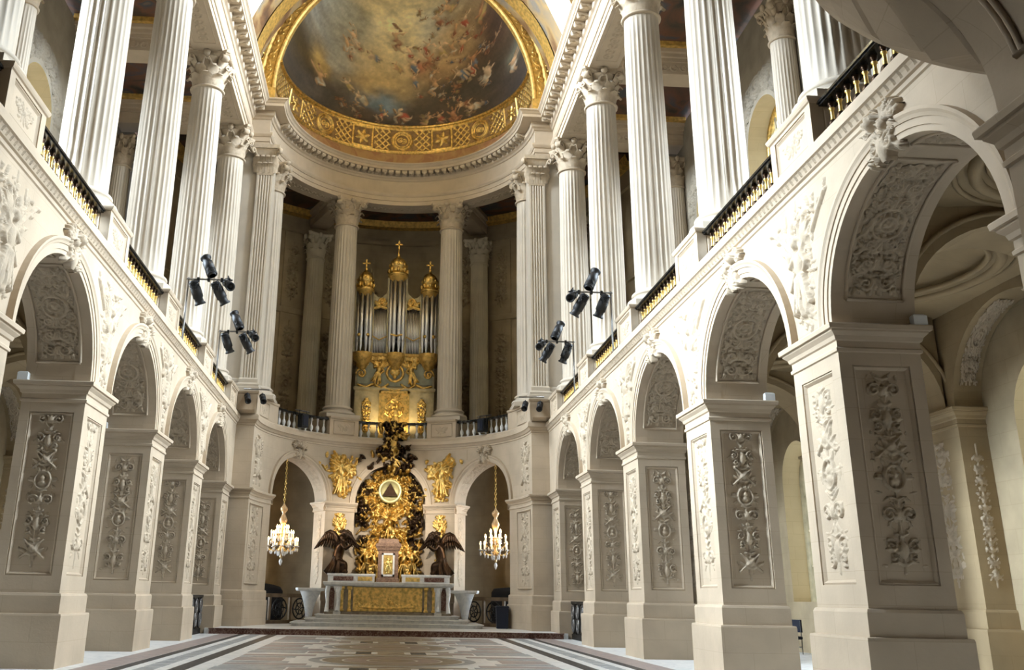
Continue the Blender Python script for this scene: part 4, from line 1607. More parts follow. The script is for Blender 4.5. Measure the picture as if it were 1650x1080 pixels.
def build_galleries():
    win = 0
    for s, side in ((-1, 'left'), (1, 'right')):
        ow = MB()
        for k in range(-1 if s > 0 else 0, 4):
            yc = YK[k]+B/2
            arch_wall(ow, XO, YK[k], YK[k+1], 8.7, 22.4, yc, 1.55, 17.4, 1.55, 10.4, 1.0)
        yw = YK[-1] if s > 0 else YK[0]
        ow.add([(XO, YB, 8.7), (XO, yw, 8.7), (XO, yw, 22.4), (XO, YB, 22.4)], [(0, 1, 2, 3)])
        ow.add([(XO, YK[4], 8.7), (XO, 48, 8.7), (XO, 48, 22.4), (XO, YK[4], 22.4)], [(0, 1, 2, 3)])
        w = ow.build('wall_gallery_%s' % side, ['gallery_shade_stone', 'ochre'], None, scale=(s, 1, 1))
        struct(w, 'outer gallery wall with tall arched windows on the %s' % side, 'wall')
        for k in range(-1, 5):
            e = obj('engaged_column', CM['shaft'], 'column', w, (XO-.35, YK[k], ZP-.6), None, (.72, .72, 1.0))
            obj('capital', CM['capfull'], 'carved', e, (0, 0, ZN-ZP))
        fr = MB()
        for k in range(0, 4):
            yc = YK[k]+B/2
            r = scrollwork(.95, 5.6, .035, .11, 3)
            def fa(U, V, H, yc=yc):
                a = pi*V/5.6
                q = 1.72+U
                return np.stack([XO-H, yc-q*np.cos(a), 17.4+q*np.sin(a)], -1)
            obj('window_carving', r.mesh('window_carving', fa), 'gallery_shade_stone', w)
        for k in range(-1 if s > 0 else 0, 4):
            win += 1
            window_unit('w', win, s, YK[k]+B/2, 1.55, 17.4, 1.55, 10.4, XO+.85, 'tall arched gallery window with gilded frame on the %s, bay %s' % (side, ('at the west end', 'nearest', 'second', 'third', 'farthest')[k+1]))
            if k >= 0:
                daylight('daylight_gallery', (s*(XO+1.1), YK[k]+B/2, 14.4), (-s, 0, -.5), 3.1, 8.6, DAY_GALLERY[s]*((3.0 if s < 0 else 2.0) if k == 0 else 1), 66)
        # floor, ceiling and cross beams
        g = MB().box(W+.05, XO+.1, YB, 48, 8.55, 8.72)
        o = g.build('gallery_floor', 'stone', None, scale=(s, 1, 1))
        struct(o, 'gallery floor behind the %s balustrades' % side, 'floor')
        c = MB()
        c.add([(W+XE+.6, YB, 22.55), (XO+.1, YB, 22.55), (XO+.1, 48, 22.55), (W+XE+.6, 48, 22.55)], [(0, 1, 2, 3)])
        co = c.build('ceiling_gallery_%s' % side, 'galpaint', None, scale=(s, 1, 1))
        struct(co, 'painted ceiling of the %s gallery between white beams' % side, 'ceiling')
        bm = MB()
        x0, x1 = W+CAX+.3, XO
        for hw, z0, z1 in ((.5, 21.4, 21.65), (.54, 21.65, 21.9), (.62, 21.9, 22.05)):
            bm.box(x0, x1, -hw, hw, z0, z1)
        bm.box(x0, x1, -.75, .75, 22.05, 22.2)
        bm.box(x0, x1, -.9, .9, 22.2, 22.4)
        br = Relief(3.6, .36, .03)
        for i in range(9):
            br.ring(.25+.39*i, .18, .12, .025, .03)
            br.leaf(.25+.39*i, .18, .2, .05, 0, .03)
        bme = bm.mesh('ceiling_beam')
        brm = br.mesh('beam_carving', lambda U, V, H: np.stack([x0+.4+U, -.54-H, 21.47+V], -1))
        gb = MB().box(x0, x1, -1.1, -.88, 22.36, 22.55)
        gb.box(x0, x1, .88, 1.1, 22.36, 22.55)
        gbm = gb.mesh('gilt_border')
        for k in range(-1, 5):
            b = obj('ceiling_beam', bme, 'plain', co, (0, YK[k], 0))
            obj('beam_carving', brm, 'carved', b)
            obj('gilt_border', gbm, 'goldpaint', co, (0, YK[k], 0))
        # ---- aisle below
        aw = MB()
        for k in range(-2, 4):
            arch_wall(aw, XO, YK[k], YK[k+1], 0, 8.7, YK[k]+B/2, 1.25, 5.2, 1.25, 1.5, .8)
        aw.add([(XO, YB, 0), (XO, YK[-2], 0), (XO, YK[-2], 8.7), (XO, YB, 8.7)], [(0, 1, 2, 3)])
        aw.add([(XO, YK[4], 0), (XO, 48, 0), (XO, 48, 8.7), (XO, YK[4], 8.7)], [(0, 1, 2, 3)])
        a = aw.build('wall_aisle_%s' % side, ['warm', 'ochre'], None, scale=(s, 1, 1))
        struct(a, 'outer wall of the %s aisle seen through the arcade' % side, 'wall')
        blind = MB()
        P = arch_pts()
        for x in (0,):
            G = np.zeros((3, NA+1, 3))
            for j, (y, z) in enumerate(P):
                G[0, j] = (.66, y, ZS+z)
                G[1, j] = (0, y, ZS+z)
                G[2, j] = (0, y, 8.6)
            blind.grid(G, False)
        blm = blind.mesh('wall_arch')
        sf, sfr = SOFF
        pr = MB().rect(0, .66, -PW, PW, [(0, 0), (8.6, 0)]).rect(0, .66, -PW, PW, PLINTH).rect(0, .66, -PW, PW, IMPOST).mesh('wall_pier')
        rr = candelabra(1.0, 3.2, .03, .05, 5)
        prm = rr.mesh('carved_panel', lambda U, V, H: np.stack([-H, .5-U, 1.75+V], -1))
        rr2 = candelabra(.42, 3.2, .03, .04, 6)
        prm2 = rr2.mesh('carved_panel', lambda U, V, H: np.stack([.12+U, -PW-H, 1.75+V], -1))
        for k in range(-1, 5):
            p = obj('wall_pier', pr, 'aisle_shade_stone', a, (12.3, YK[k], 0))
            obj('carved_panel', prm, 'carved', p)
            obj('carved_panel', prm2, 'carved', p)
        for k in range(-2, 4):
            wa = obj('wall_arch', blm, 'aisle_shade_stone', a, (12.3, YK[k]+B/2, 0))
            for q in (1, -1):
                obj('soffit_carving', sf, 'carved', wa, (0, 0, 0), None, (.5, q, 1))
        for k in range(-1, 4):
            win += 1
            window_unit('w', win, s, YK[k]+B/2, 1.25, 5.2, 1.25, 1.5, XO+.7, 'arched aisle window on the %s, bay %s' % (side, ('at the west end', 'nearest', 'second', 'third', 'farthest')[k+1]), False)
            if k >= 0:
                daylight('daylight_aisle', (s*(XO+.9), YK[k]+B/2, 3.9), (-s, 0, -.1), 2.5, 4.9, DAY_AISLE)
        # cross arches of the aisle
        ca = MB()
        xa, xb = DEP+W, 12.3
        xc, rx = (xa+xb)/2, (xb-xa)/2-.06
        hw = .62
        n = 24
        for y in (-hw, hw):
            G = np.zeros((2, n+1, 3))
            for j, q in enumerate(np.linspace(0, pi, n+1)):
                G[0, j] = (xc-rx*math.cos(q), y, ZS+1.95*math.sin(q))
                G[1, j] = (xc-rx*math.cos(q), y, 8.6)
            ca.grid(G, False)
        G = np.zeros((2, n+1, 3))
        for j, q in enumerate(np.linspace(0, pi, n+1)):
            for i, y in enumerate((-hw, hw)):
                G[i, j] = (xc-rx*math.cos(q), y, ZS+1.95*math.sin(q))
        ca.grid(G, True)
        for y in (-hw-.03, hw+.03):
            ca.tube([(xc-(rx+.2)*math.cos(q), y, ZS+2.15*math.sin(q)) for q in np.linspace(0, pi, n+1)], .05, 5)
        cam_ = ca.mesh('cross_arch')
        # vault bay with oval saucer dome
        v = MB()
        n = 40
        G = np.zeros((7, n, 3))
        hx, hy = (xb-xa)/2+.1, B/2
        for j in range(n):
            q = 2*pi*j/n
            cx, cy = math.cos(q), math.sin(q)
            m_ = max(abs(cx), abs(cy))
            ring = [(hx*cx/m_, hy*cy/m_, 7.72), (1.72*cx*1.08, 2.2*cy*1.08, 7.98), (1.72*cx, 2.2*cy, 7.93), (1.62*cx, 2.08*cy, 7.93), (1.55*cx, 2.0*cy, 8.12), (1.0*cx, 1.3*cy, 8.42), (.02*cx, .02*cy, 8.55)]
            for i, p in enumerate(ring):
                G[i, j] = p
        v.grid(G, True, wv=True)
        for kx, zz, rr in ((1.0, 7.93, .11), (.88, 8.0, .06), (1.16, 7.93, .05)):
            v.tube([(1.72*kx*math.cos(q), 2.2*kx*math.sin(q), zz) for q in np.linspace(0, 2*pi, 41)], rr, 6, cap=False)
        vm = v.mesh('saucer_vault')
        rv = foliage(1.9, 1.9, .04, .05, 3)
        rvm = rv.mesh('vault_carving', lambda U, V, H: np.stack([U-.95, V-.95, 8.46-.06*((U-.95)**2+(V-.95)**2)-H], -1))
        ceil = empty('ceiling_aisle_%s' % side, (0, 0, 0), scale=(s, 1, 1))
        struct(ceil, 'stone vault of the %s aisle with carved oval domes' % side, 'ceiling')
        for k in range(-2, 5):
            if k >= -1:
                obj('cross_arch', cam_, 'aisle_shade_stone', ceil, (0, YK[k], 0))
            b = obj('saucer_vault', vm, 'aisle_shade_stone', ceil, (xc, YK[k]+B/2, 0))
            obj('vault_carving', rvm, 'aisle_shade_stone', b)
SOFF = soffit_mesh()
build_galleries()

# ================================================================== NAVE VAULT AND SEMIDOME
XV = W+XE+.15
RV = 7.9
def build_vault():
    na, ny_per = 40, 12
    ya, yb = YB, YE+.1
    ys = [ya]
    centres = [YK[k]+B/2-(.9 if k == 3 else 0) for k in range(0, 4)]
    cuts = set()
    for c in centres:
        for q in (-1.15, -.6, 0, .6, 1.15):
            cuts.add(round(c+q, 4))
    ys = sorted([y for y in cuts if ya < y < yb]+[ya, yb]+[YK[k] for k in range(-3, 5) if ya < YK[k] < yb])
    A = np.linspace(0, pi, na+1)
    G = np.zeros((na+1, len(ys), 3))
    for i, a in enumerate(A):
        for j, y in enumerate(ys):
            G[i, j] = (XV*math.cos(a), y, 23.55+RV*math.sin(a))
    keep = np.ones((na, len(ys)-1), bool)
    i0, i1 = 2, 9
    for j in range(len(ys)-1):
        ym = (ys[j]+ys[j+1])/2
        if any(abs(ym-c) < 1.15 for c in centres):
            keep[i0:i1, j] = False
            keep[na-i1:na-i0, j] = False
    v = MB().grid(G, True, keep=keep)
    o = v.build('ceiling', 'vaultpaint')
    struct(o, 'painted barrel vault over the nave', 'ceiling')
    aL, aH = A[i0], A[i1]
    z0, z1 = 23.55+RV*math.sin(aL), 23.55+RV*math.sin(aH)
    x0, x1 = XV*math.cos(aL), XV*math.cos(aH)
    for s, side in ((-1, 'left'), (1, 'right')):
        for k in range(0, 4):
            c = YK[k]+B/2-(.9 if k == 3 else 0)
            xo = XV+1.6
            e = MB()
            q = [(x0, c-1.15, z0), (x0, c+1.15, z0), (x1, c+1.15, z1), (x1, c-1.15, z1)]
            r_ = [(xo, c-1.15, z0+.3), (xo, c+1.15, z0+.3), (xo, c+1.15, z1+.2), (xo, c-1.15, z1+.2)]
            e.add(q+r_, [(0, 1, 5, 4), (1, 2, 6, 5), (2, 3, 7, 6), (3, 0, 4, 7)])
            e.build('window_reveal', 'ochre', o, scale=(s, 1, 1))
            daylight('daylight_vault', (s*(xo+.15), c, (z0+z1)/2+.25), (-s, 0, -.75), 2.3, z1-z0, DAY_VAULT[s]*(1.8 if k == 3 else 1), 130)
    # ribs
    for k in range(-1, 5):
        rb = MB()
        y = min(YK[k], YE-.6)
        rb.grid([[((XV-.06)*math.cos(a), y+q, 23.55+(RV-.06)*math.sin(a)) for a in A] for q in (-.55, .55)], True)
        rb.build('vault_band', 'goldpaint', o)

DA, DBY = AA+.28, AB+.3
ZD, HD = 24.4, 7.3
def dome(t, ph, d=0.0):
    t = np.radians(t)
    return np.stack(np.broadcast_arrays((DA-d)*np.cos(ph)*np.sin(t), AYC+(DBY-d)*np.cos(ph)*np.cos(t), ZD+(HD-d)*np.sin(ph)), -1)

def vnoise(U, V, f, seed):
    g = np.random.default_rng(seed)
    T = g.random((64, 64))
    x, y = U*f, V*f
    xi, yi = np.floor(x).astype(int), np.floor(y).astype(int)
    fx, fy = x-xi, y-yi
    fx, fy = fx*fx*(3-2*fx), fy*fy*(3-2*fy)
    q = lambda a, b: T[a % 64, b % 64]
    return (q(xi, yi)*(1-fx)+q(xi+1, yi)*fx)*(1-fy)+(q(xi, yi+1)*(1-fx)+q(xi+1, yi+1)*fx)*fy

def fbm(U, V, f, seed, o=4):
    return sum(vnoise(U, V, f*2**i, seed+i)/2**(i+1) for i in range(o))/(1-1/2**o)

def painting_colours(U, V):
    """free cloud-and-figures composition. U across, V up the curve of the semidome"""
    SP = [(0.487, 0.737, 0.21, 0.376, (0.95, 0.8, 0.46), 0.95), (0.382, 0.423, 0.148, 0.184, (0.72, 0.55, 0.28), 0.8), (0.244, 0.677, 0.136, 0.163, (0.46, 0.46, 0.4), 0.85), (0.18, 0.399, 0.111, 0.154, (0.42, 0.42, 0.38), 0.8), (0.356, 0.299, 0.136, 0.1, (0.55, 0.38, 0.16), 0.7), (0.638, 0.738, 0.099, 0.191, (0.55, 0.55, 0.48), 0.75), (0.049, 0.26, 0.099, 0.139, (0.07, 0.045, 0.012), 0.95), (0.028, 0.066, 0.074, 0.13, (0.06, 0.04, 0.02), 0.9), (0.123, 0.295, 0.035, 0.109, (0.6, 0.4, 0.13), 0.8), (0.144, 0.099, 0.123, 0.092, (0.07, 0.06, 0.05), 0.85), (0.392, 0.181, 0.123, 0.069, (0.14, 0.2, 0.26), 0.9), (0.606, 0.42, 0.123, 0.15, (0.44, 0.26, 0.12), 0.75), (0.722, 0.579, 0.094, 0.22, (0.5, 0.33, 0.16), 0.75), (0.856, 0.526, 0.094, 0.178, (0.07, 0.035, 0.022), 0.9), (0.953, 0.214, 0.035, 0.056, (0.24, 0.26, 0.2), 0.8), (0.748, 0.193, 0.185, 0.127, (0.05, 0.04, 0.032), 0.9), (0.966, 0.046, 0.099, 0.153, (0.045, 0.035, 0.03), 0.9), (0.474, 0.046, 0.198, 0.067, (0.05, 0.035, 0.03), 0.8), (0.555, 0.472, 0.044, 0.066, (0.5, 0.12, 0.06), 0.7), ]
    BD = [(0.461, 0.683, 0.0519, 0), (0.265, 0.6, 0.0337, 0.3), (0.239, 0.523, 0.0285, -0.5), (0.284, 0.543, 0.0259, 0.8), (0.258, 0.468, 0.0233, -0.2), (0.13, 0.208, 0.0389, 0), (0.358, 0.497, 0.0285, 1.2), (0.247, 0.244, 0.0311, 0.8), (0.303, 0.172, 0.0311, 1.2), (0.519, 0.568, 0.0311, 0.4), (0.601, 0.608, 0.0311, -0.4), (0.635, 0.81, 0.0337, 0.3), (0.672, 0.864, 0.0311, 0.9), (0.718, 0.688, 0.0285, -0.6), (0.544, 0.473, 0.0363, 0.2), (0.604, 0.514, 0.0363, -0.1), (0.662, 0.566, 0.0337, 0.3), (0.705, 0.568, 0.0285, 0), (0.749, 0.561, 0.0311, -0.3), (0.805, 0.414, 0.0363, 0.1), (0.787, 0.367, 0.0285, 0.5), (0.859, 0.286, 0.0337, -0.3), (0.958, 0.195, 0.0233, 0), (0.738, 0.362, 0.0337, 1.1), (0.546, 0.365, 0.0311, 0.2), (0.636, 0.321, 0.0389, -0.2), (0.49, 0.09, 0.0389, 1.1), (0.614, 0.069, 0.0337, -0.8), (0.664, 0.069, 0.0311, 0.6), (0.716, 0.083, 0.0337, 0.2), (0.763, 0.118, 0.0363, 1.4), (0.803, 0.088, 0.0285, 1.4), (0.738, 0.037, 0.0259, 1.3), (0.417, 0.084, 0.0233, -1), (0.813, 0.658, 0.0311, 0.4), (0.466, 0.444, 0.0259, 0.9), (0.634, 0.4, 0.0285, -0.7), (0.753, 0.711, 0.0259, 0), ]
    wob = (fbm(U, V, 6, 1)-.5)*.13
    wob2 = (fbm(U, V, 6, 9)-.5)*.16
    u, v = U+wob, V+wob2
    col = np.zeros(U.shape+(3,))
    col[:] = (.085, .055, .03)
    for cu, cv, ru, rv, c, a in SP:
        w = a*np.exp(-(((u-cu)/ru)**2+((v-cv)/rv)**2)**1.3)
        col[:] = col*(1-w[..., None])+np.array(c)*w[..., None]
    n = fbm(U, V, 16, 30)
    n2 = fbm(U, V, 40, 50, 3)
    col *= (.35+.9*n+.45*n2)[..., None]
    g = np.random.default_rng(5)
    flesh = [(.70, .44, .24), (.62, .36, .18), (.80, .56, .34), (.52, .25, .12), (.68, .48, .30)]
    cloth = [(.40, .09, .05), (.14, .18, .24), (.50, .36, .13), (.60, .54, .42), (.26, .10, .05)]
    def body(cu, cv, sz, a, dim=1.0):
        """a small foreshortened painted figure"""
        f = np.array(flesh[g.integers(5)])*dim
        k = np.array(cloth[g.integers(5)])*dim
        ca, sa = math.cos(a), math.sin(a)
        R = sz*2.2
        bu = np.where((np.abs(U[:, 0]-cu) < R))[0]
        bv = np.where((np.abs(V[0]-cv) < R*2))[0]
        if len(bu) < 2 or len(bv) < 2:
            return
        sl = (slice(bu[0], bu[-1]+1), slice(bv[0], bv[-1]+1))
        wb = (fbm(U[sl], V[sl], 30, 3, 2)-.5)*sz*.9
        du, dv = U[sl]-cu+wb, (V[sl]-cv)*.58-wb
        x, y = du*ca+dv*sa, -du*sa+dv*ca
        sub = col[sl]
        def dab(px, py, rx, ry, an, c, op=1.0):
            X, Y = x-px*sz, y-py*sz
            c_, s_ = math.cos(an), math.sin(an)
            d = ((X*c_+Y*s_)/(rx*sz))**2+((-X*s_+Y*c_)/(ry*sz))**2
            w = op*np.clip(1.25*(1-d), 0, 1)
            sh = .35+1.0*np.clip(.5+(X*.7+Y)/(2*sz*max(rx, ry)), 0, 1)
            sub[:] = sub*(1-w[..., None])+(c*sh[..., None])*w[..., None]
        dab(.1, -.5, 1.0, 1.1, g.uniform(-.5, .5), np.array((.10, .065, .04)), .35)
        dab(0, -.65, .5, .6, g.uniform(-.5, .5), k)
        dab(.25, -1.0, .16, .5, g.uniform(-.8, .8), f*.8)
        dab(-.2, -1.0, .16, .5, g.uniform(-.8, .8), f*.7)
        dab(0, 0, .36, .55, 0, f)
        dab(.45, .35, .13, .45, g.uniform(-1.4, -.5), f)
        dab(-.45, .3, .13, .45, g.uniform(.5, 1.4), f*.85)
        dab(.03, .72, .19, .23, 0, f*.95)
        dab(.0, .84, .2, .15, 0, np.array((.26, .14, .06)))
    for _ in range(60):
        body(g.uniform(.55, .9), g.uniform(.15, .95), g.uniform(.010, .02), g.uniform(-2, 2), .6)
    for _ in range(20):
        body(g.uniform(.2, .85), g.uniform(.02, .14), g.uniform(.014, .022), g.uniform(-2, 2), .5)
    for cu, cv, sz, a in BD:
        body(cu, cv, sz, a)
    return np.clip(col, 0, 1)

def build_dome():
    ph0 = math.asin((25.98-ZD)/HD)
    nt, npb = 520, 320
    T = np.linspace(-90, 90, nt+1)
    PH = np.linspace(ph0, pi/2*.985, npb+1)
    TT, PP = np.meshgrid(T, PH, indexing='ij')
    P = dome(TT, PP)
    # paint coordinates: across the picture and upwards; the frame shows V = 0..1
    U = .5+.5*np.sin(np.radians(TT))*np.cos(PP)/math.cos(ph0)
    V = np.clip((np.degrees(PP)-math.degrees(ph0))/57.7, 0, 1.35)
    mb = MB()
    idx = np.arange((nt+1)*(npb+1)).reshape(nt+1, npb+1)
    q = np.stack([idx[:-1, :-1], idx[:-1, 1:], idx[1:, 1:], idx[1:, :-1]], -1).reshape(-1, 4)
    me = bpy.data.meshes.new('semidome')
    me.from_pydata(P.reshape(-1, 3).tolist(), [], q.tolist())
    me.polygons.foreach_set('use_smooth', [True]*len(me.polygons))
    # colours on a regular U,V raster, then looked up
    ru, rv = np.meshgrid(np.linspace(0, 1, 900), np.linspace(0, 1.35, 640), indexing='ij')
    colr = painting_colours(ru, rv)
    iu = np.clip((U*899), 0, 899).astype(int)
    iv = np.clip((V/1.35*639), 0, 639).astype(int)
    cc = colr[iu, iv].reshape(-1, 3)
    ca = me.color_attributes.new('paint', 'FLOAT_COLOR', 'POINT')
    ca.data.foreach_set('color', np.concatenate([cc, np.ones((len(cc), 1))], 1).ravel())
    me.update()
    o = obj('ceiling_semidome', me, 'paint')
    struct(o, 'painted semidome over the apse with clouds and crowded figures', 'ceiling')
    # marbled course, lattice band, rims
    mb = MB()
    Pm = np.zeros((49, 2, 3))
    for i, t in enumerate(np.linspace(-90, 90, 49)):
        for j, z in enumerate((23.5, ZD)):
            Pm[i, j] = (DA*math.sin(rad(t)), AYC+DBY*math.cos(rad(t)), z)
    mb.grid(Pm, True)
    mb.build('marbled_course', 'orangemarble', o)
    band = MB()
    G = [[dome(t, p).tolist() for p in np.linspace(0, ph0, 5)] for t in np.linspace(-90, 90, 61)]
    band.grid(G, True).build('lattice_ground', 'bandground', o)
    L, Hb = 19.0, HD*ph0
    def lat(r):
        def fn(U, V, H):
            return dome((U/L-.5)*180, V/HD, H)
        return fn
    r = Relief(L, Hb, .032)
    for v in (.05, .16, Hb-.16, Hb-.05):
        r.stroke([(0, v), (L, v)], .05, .05, .05)
    u_of = lambda t: (t/180+.5)*L
    sections = [('m', 0), ('p', -20.5), ('p', 20.5), ('m', -42), ('m', 42), ('p', -64), ('p', 64)]
    busy = []
    for kind, t in sections:
        u = u_of(t)
        hw = .62
        busy.append((u-hw-.08, u+hw+.08))
        if kind == 'm':
            r.ring(u, Hb/2, .5, .07, .09)
            r.ring(u, Hb/2, .36, .03, .05)
            r.spiral(u-.1, Hb/2, .16, 1.3, 1, 1, .035, .07)
            r.spiral(u+.1, Hb/2, .16, 1.3, -2, 1, .035, .07)
        else:
            for a, b in (((u-.55, .25), (u+.55, .25)), ((u+.55, .25), (u+.55, Hb-.25)), ((u+.55, Hb-.25), (u-.55, Hb-.25)), ((u-.55, Hb-.25), (u-.55, .25))):
                r.stroke([a, b], .05, .05, .06)
            for a in range(6):
                r.leaf(u, Hb/2, .42, .1, a*pi/3+.3, .07)
            r.blob(u, Hb/2, .13, .16, 0, .09)
    step = .36
    u = -2
    while u < L+2:
        for d in (1, -1):
            h = Hb-.44
            pts = [(u+d*x, .22+x) for x in np.linspace(0, h, 12)]
            for a, b in zip(pts[:-1], pts[1:]):
                m_ = (a[0]+b[0])/2
                if any(x0 < m_ < x1 for x0, x1 in busy):
                    continue
                r.stroke([a, b], .035, .035, .04)
        u += step
    obj('gilt_lattice', r.mesh('gilt_lattice', lat(r)), 'gold', o)
    rim = MB()
    rim.tube([dome(t, ph0, .02).tolist() for t in np.linspace(-90, 90, 61)], .09, 8)
    rim.build('gilt_rim', 'gold', o)
    # gilded arch framing the semidome
    fr = MB()
    n = 60
    prof = [(-.02, .2), (-.02, -.1), (.05, -.18), (.12, -.2), (.2, -.16), (.62, -.12), (.72, -.2), (.82, -.2), (.9, -.1), (.95, .2)]
    G = np.zeros((n+1, len(prof), 3))
    for i, a in enumerate(np.linspace(0, pi, n+1)):
        for j, (d, y) in enumerate(prof):
            G[i, j] = ((DA+d)*math.cos(a), AYC+y, ZD+(HD+d)*math.sin(a))
    fr.grid(G, False)
    for s in (-1, 1):
        fr.box(s*(DA-.02) if s > 0 else s*(DA+.95), s*(DA+.95) if s > 0 else s*(DA-.02), AYC-.2, AYC+.2, 23.5, ZD)
    f = fr.build('apse_arch_frame', 'goldpaint')
    struct(f, 'gilded arch framing the painted semidome', 'arch')
    sr = Relief(11.5, .4, .035)
    for i in range(17):
        c = .35+i*.66
        sr.spiral(c, .2, .15, 1.3, 0, 1, .03, .06)
        sr.leaf(c+.15, .2, .35, .08, .4 if i % 2 else -.4, .05)
    def ff(U, V, H):
        a = U/11.5*(pi*.5)
        d = .21+V
        return np.stack([(DA+d)*np.cos(a), AYC-.135-H, ZD+(HD+d)*np.sin(a)], -1)
    sme = sr.mesh('gilt_scrolls', ff)
    for s in (-1, 1):
        obj('gilt_scrolls', sme, 'gold', f, scale=(s, 1, 1))
    bd = MB()
    for i in range(40):
        a = rad(2+88*i/40)
        bd.ball(((DA+.88)*math.cos(a), AYC-.2, ZD+(HD+.88)*math.sin(a)), .07, 6, 4)
    bdm = bd.mesh('gilt_beading')
    for s in (-1, 1):
        b = obj('gilt_beading', bdm, 'gold', f, scale=(s, 1, 1))
        b['kind'] = 'stuff'
    # wall between vault and arch frame
    wv = MB()
    G = np.zeros((2, n+1, 3))
    for i, a in enumerate(np.linspace(0, pi, n+1)):
        G[0, i] = ((DA+.6)*math.cos(a), AYC+.05, ZD+(HD+.6)*math.sin(a))
        G[1, i] = ((XV+.3)*math.cos(a), AYC+.05, 23.3+(RV+1.2)*math.sin(a))
    wv.grid(G, False)
    ww = wv.build('wall_over_apse', 'vaultpaint')
    struct(ww, 'painted wall strip above the apse arch', 'wall')
M['orangemarble'] = marble('ochre_marbling', (.50, .30, .13), (.40, .20, .10), .5, .5)
M['bandground'] = mat('band_ground', (.33, .19, .07), .6, 0, var=.2, scale=4, bump=0)
build_vault()
build_dome()

# ================================================================== WEST END (behind and above the camera)
def build_west():
    w = MB()
    w.add([(-13.2, YB, 0), (13.2, YB, 0), (13.2, YB, 32), (-13.2, YB, 32)], [(0, 1, 2, 3)])
    o = w.build('wall_west', 'stone')
    struct(o, 'west wall behind the viewer', 'wall')
    ya, yb = 5.6, 7.82
    a_, b_, nn = 5.2, 2.4, 2.5
    n = 48
    pts = []
    for q in np.linspace(0, pi, n+1):
        c, s_ = math.cos(q), math.sin(q)
        pts.append((a_*math.copysign(abs(c)**(2/nn), c), ZS+b_*abs(s_)**(2/nn)))
    t = MB()
    for y in (ya, yb):
        G = np.zeros((2, n+1, 3))
        for j, (x, z) in enumerate(pts):
            G[0, j] = (x, y, z)
            G[1, j] = (x*W/a_, y, 9.6)
        t.grid(G, False)
    G = np.zeros((2, n+1, 3))
    for j, (x, z) in enumerate(pts):
        G[0, j] = (x, ya, z)
        G[1, j] = (x, yb, z)
    t.grid(G, True)
    for s in (-1, 1):
        x0, x1 = sorted((s*a_, s*W))
        t.rect(x0, x1, ya, yb, [(0, 0), (5.64, 0)])
        t.rect(x0, x1, ya, yb, PLINTH)
        t.rect(x0, x1, ya, yb, IMPOST)
    t.box(-W, W, YB, yb, 8.3, 8.7)
    t.box(-W, W, yb-.3, yb, 8.7, 9.6)
    tr = t.build('wall_tribune', 'stone')
    struct(tr, 'shaded west tribune arch looming at the upper right', 'wall')
    # mouldings on the intrados
    for s in (-1, 1):
        f = MB()
        hi = [p for p in pts if p[0]*s > 1.0 and p[1] > ZS+.45]
        hi.sort(key=lambda p: p[1])
        for y in (6.05, 6.13, 7.29, 7.37):
            f.tube([(x-s*.01, y, z) for x, z in hi], .035, 6)
        x, z = hi[0]
        f.tube([(x, 6.0, z), (x, 7.4, z)], .04, 6)
        f.build('panel_moulding', 'plain', tr)
        r = foliage(.8, 1.1, .03, .05, 2)
        hz = np.array([p[1] for p in hi])
        hxx = np.array([p[0] for p in hi])
        def fi(U, V, H, s=s):
            z = ZS+.75+V
            x = np.interp(z, hz, hxx)
            return np.stack([x-s*H, 6.3+U, z+0*U], -1)
        obj('carved_panel', r.mesh('carved_panel', fi), 'carved', tr)
        # rounded corner of the tribune balcony: coved underside from the arch edge to the rim
        n1, steps = 26, [(0, 0), (.03, 0), (.05, .07), (.28, .16), (.30, .23), (.33, .24), (.56, .42), (.58, .50), (.62, .51), (.82, .74), (.84, .82), (.97, .95), (1.0, 1.0)]
        edge = sorted([(x*s, z) for x, z in pts if x*s > 0], key=lambda p: -p[0])
        ex = [p[0] for p in edge][::-1]
        ez = [p[1] for p in edge][::-1]
        G = np.zeros((n1+1, len(steps)+2, 3))
        for i in range(n1+1):
            th = pi/2+pi/2*i/n1
            rx, ry = W+2.9*math.cos(th), yb+2.9*math.sin(th)
            f = i/n1
            ix = W-f*(W-3.82)
            iz = 6.3 if ix > a_-.12 else max(6.3, float(np.interp(ix, ex, ez)))
            for j, (u, q) in enumerate(steps):
                G[i, j] = (ix+(rx-ix)*u, yb+(ry-yb)*u, iz+(8.25-iz)*q)
            G[i, -2] = (rx, ry, 8.74)
            G[i, -1] = (W, yb, 8.74)
        MB().grid(G, False).build('balcony_corner', 'stone', tr, scale=(s, 1, 1))
build_west()
# ================================================================== ORGAN
def pipe_mesh(r, h, mouth=.5):
    mb = MB()
    mb.lathe([(r*.3, 0), (r, mouth*.8), (r, mouth*.86)], 12)
    mb.lathe([(r, mouth*.86), (r*.86, mouth*.9), (r*.86, mouth), (r, mouth*1.05), (r, h), (r*.8, h), (r*.8, h-.2)], 12)
    return mb.mesh('pipe')

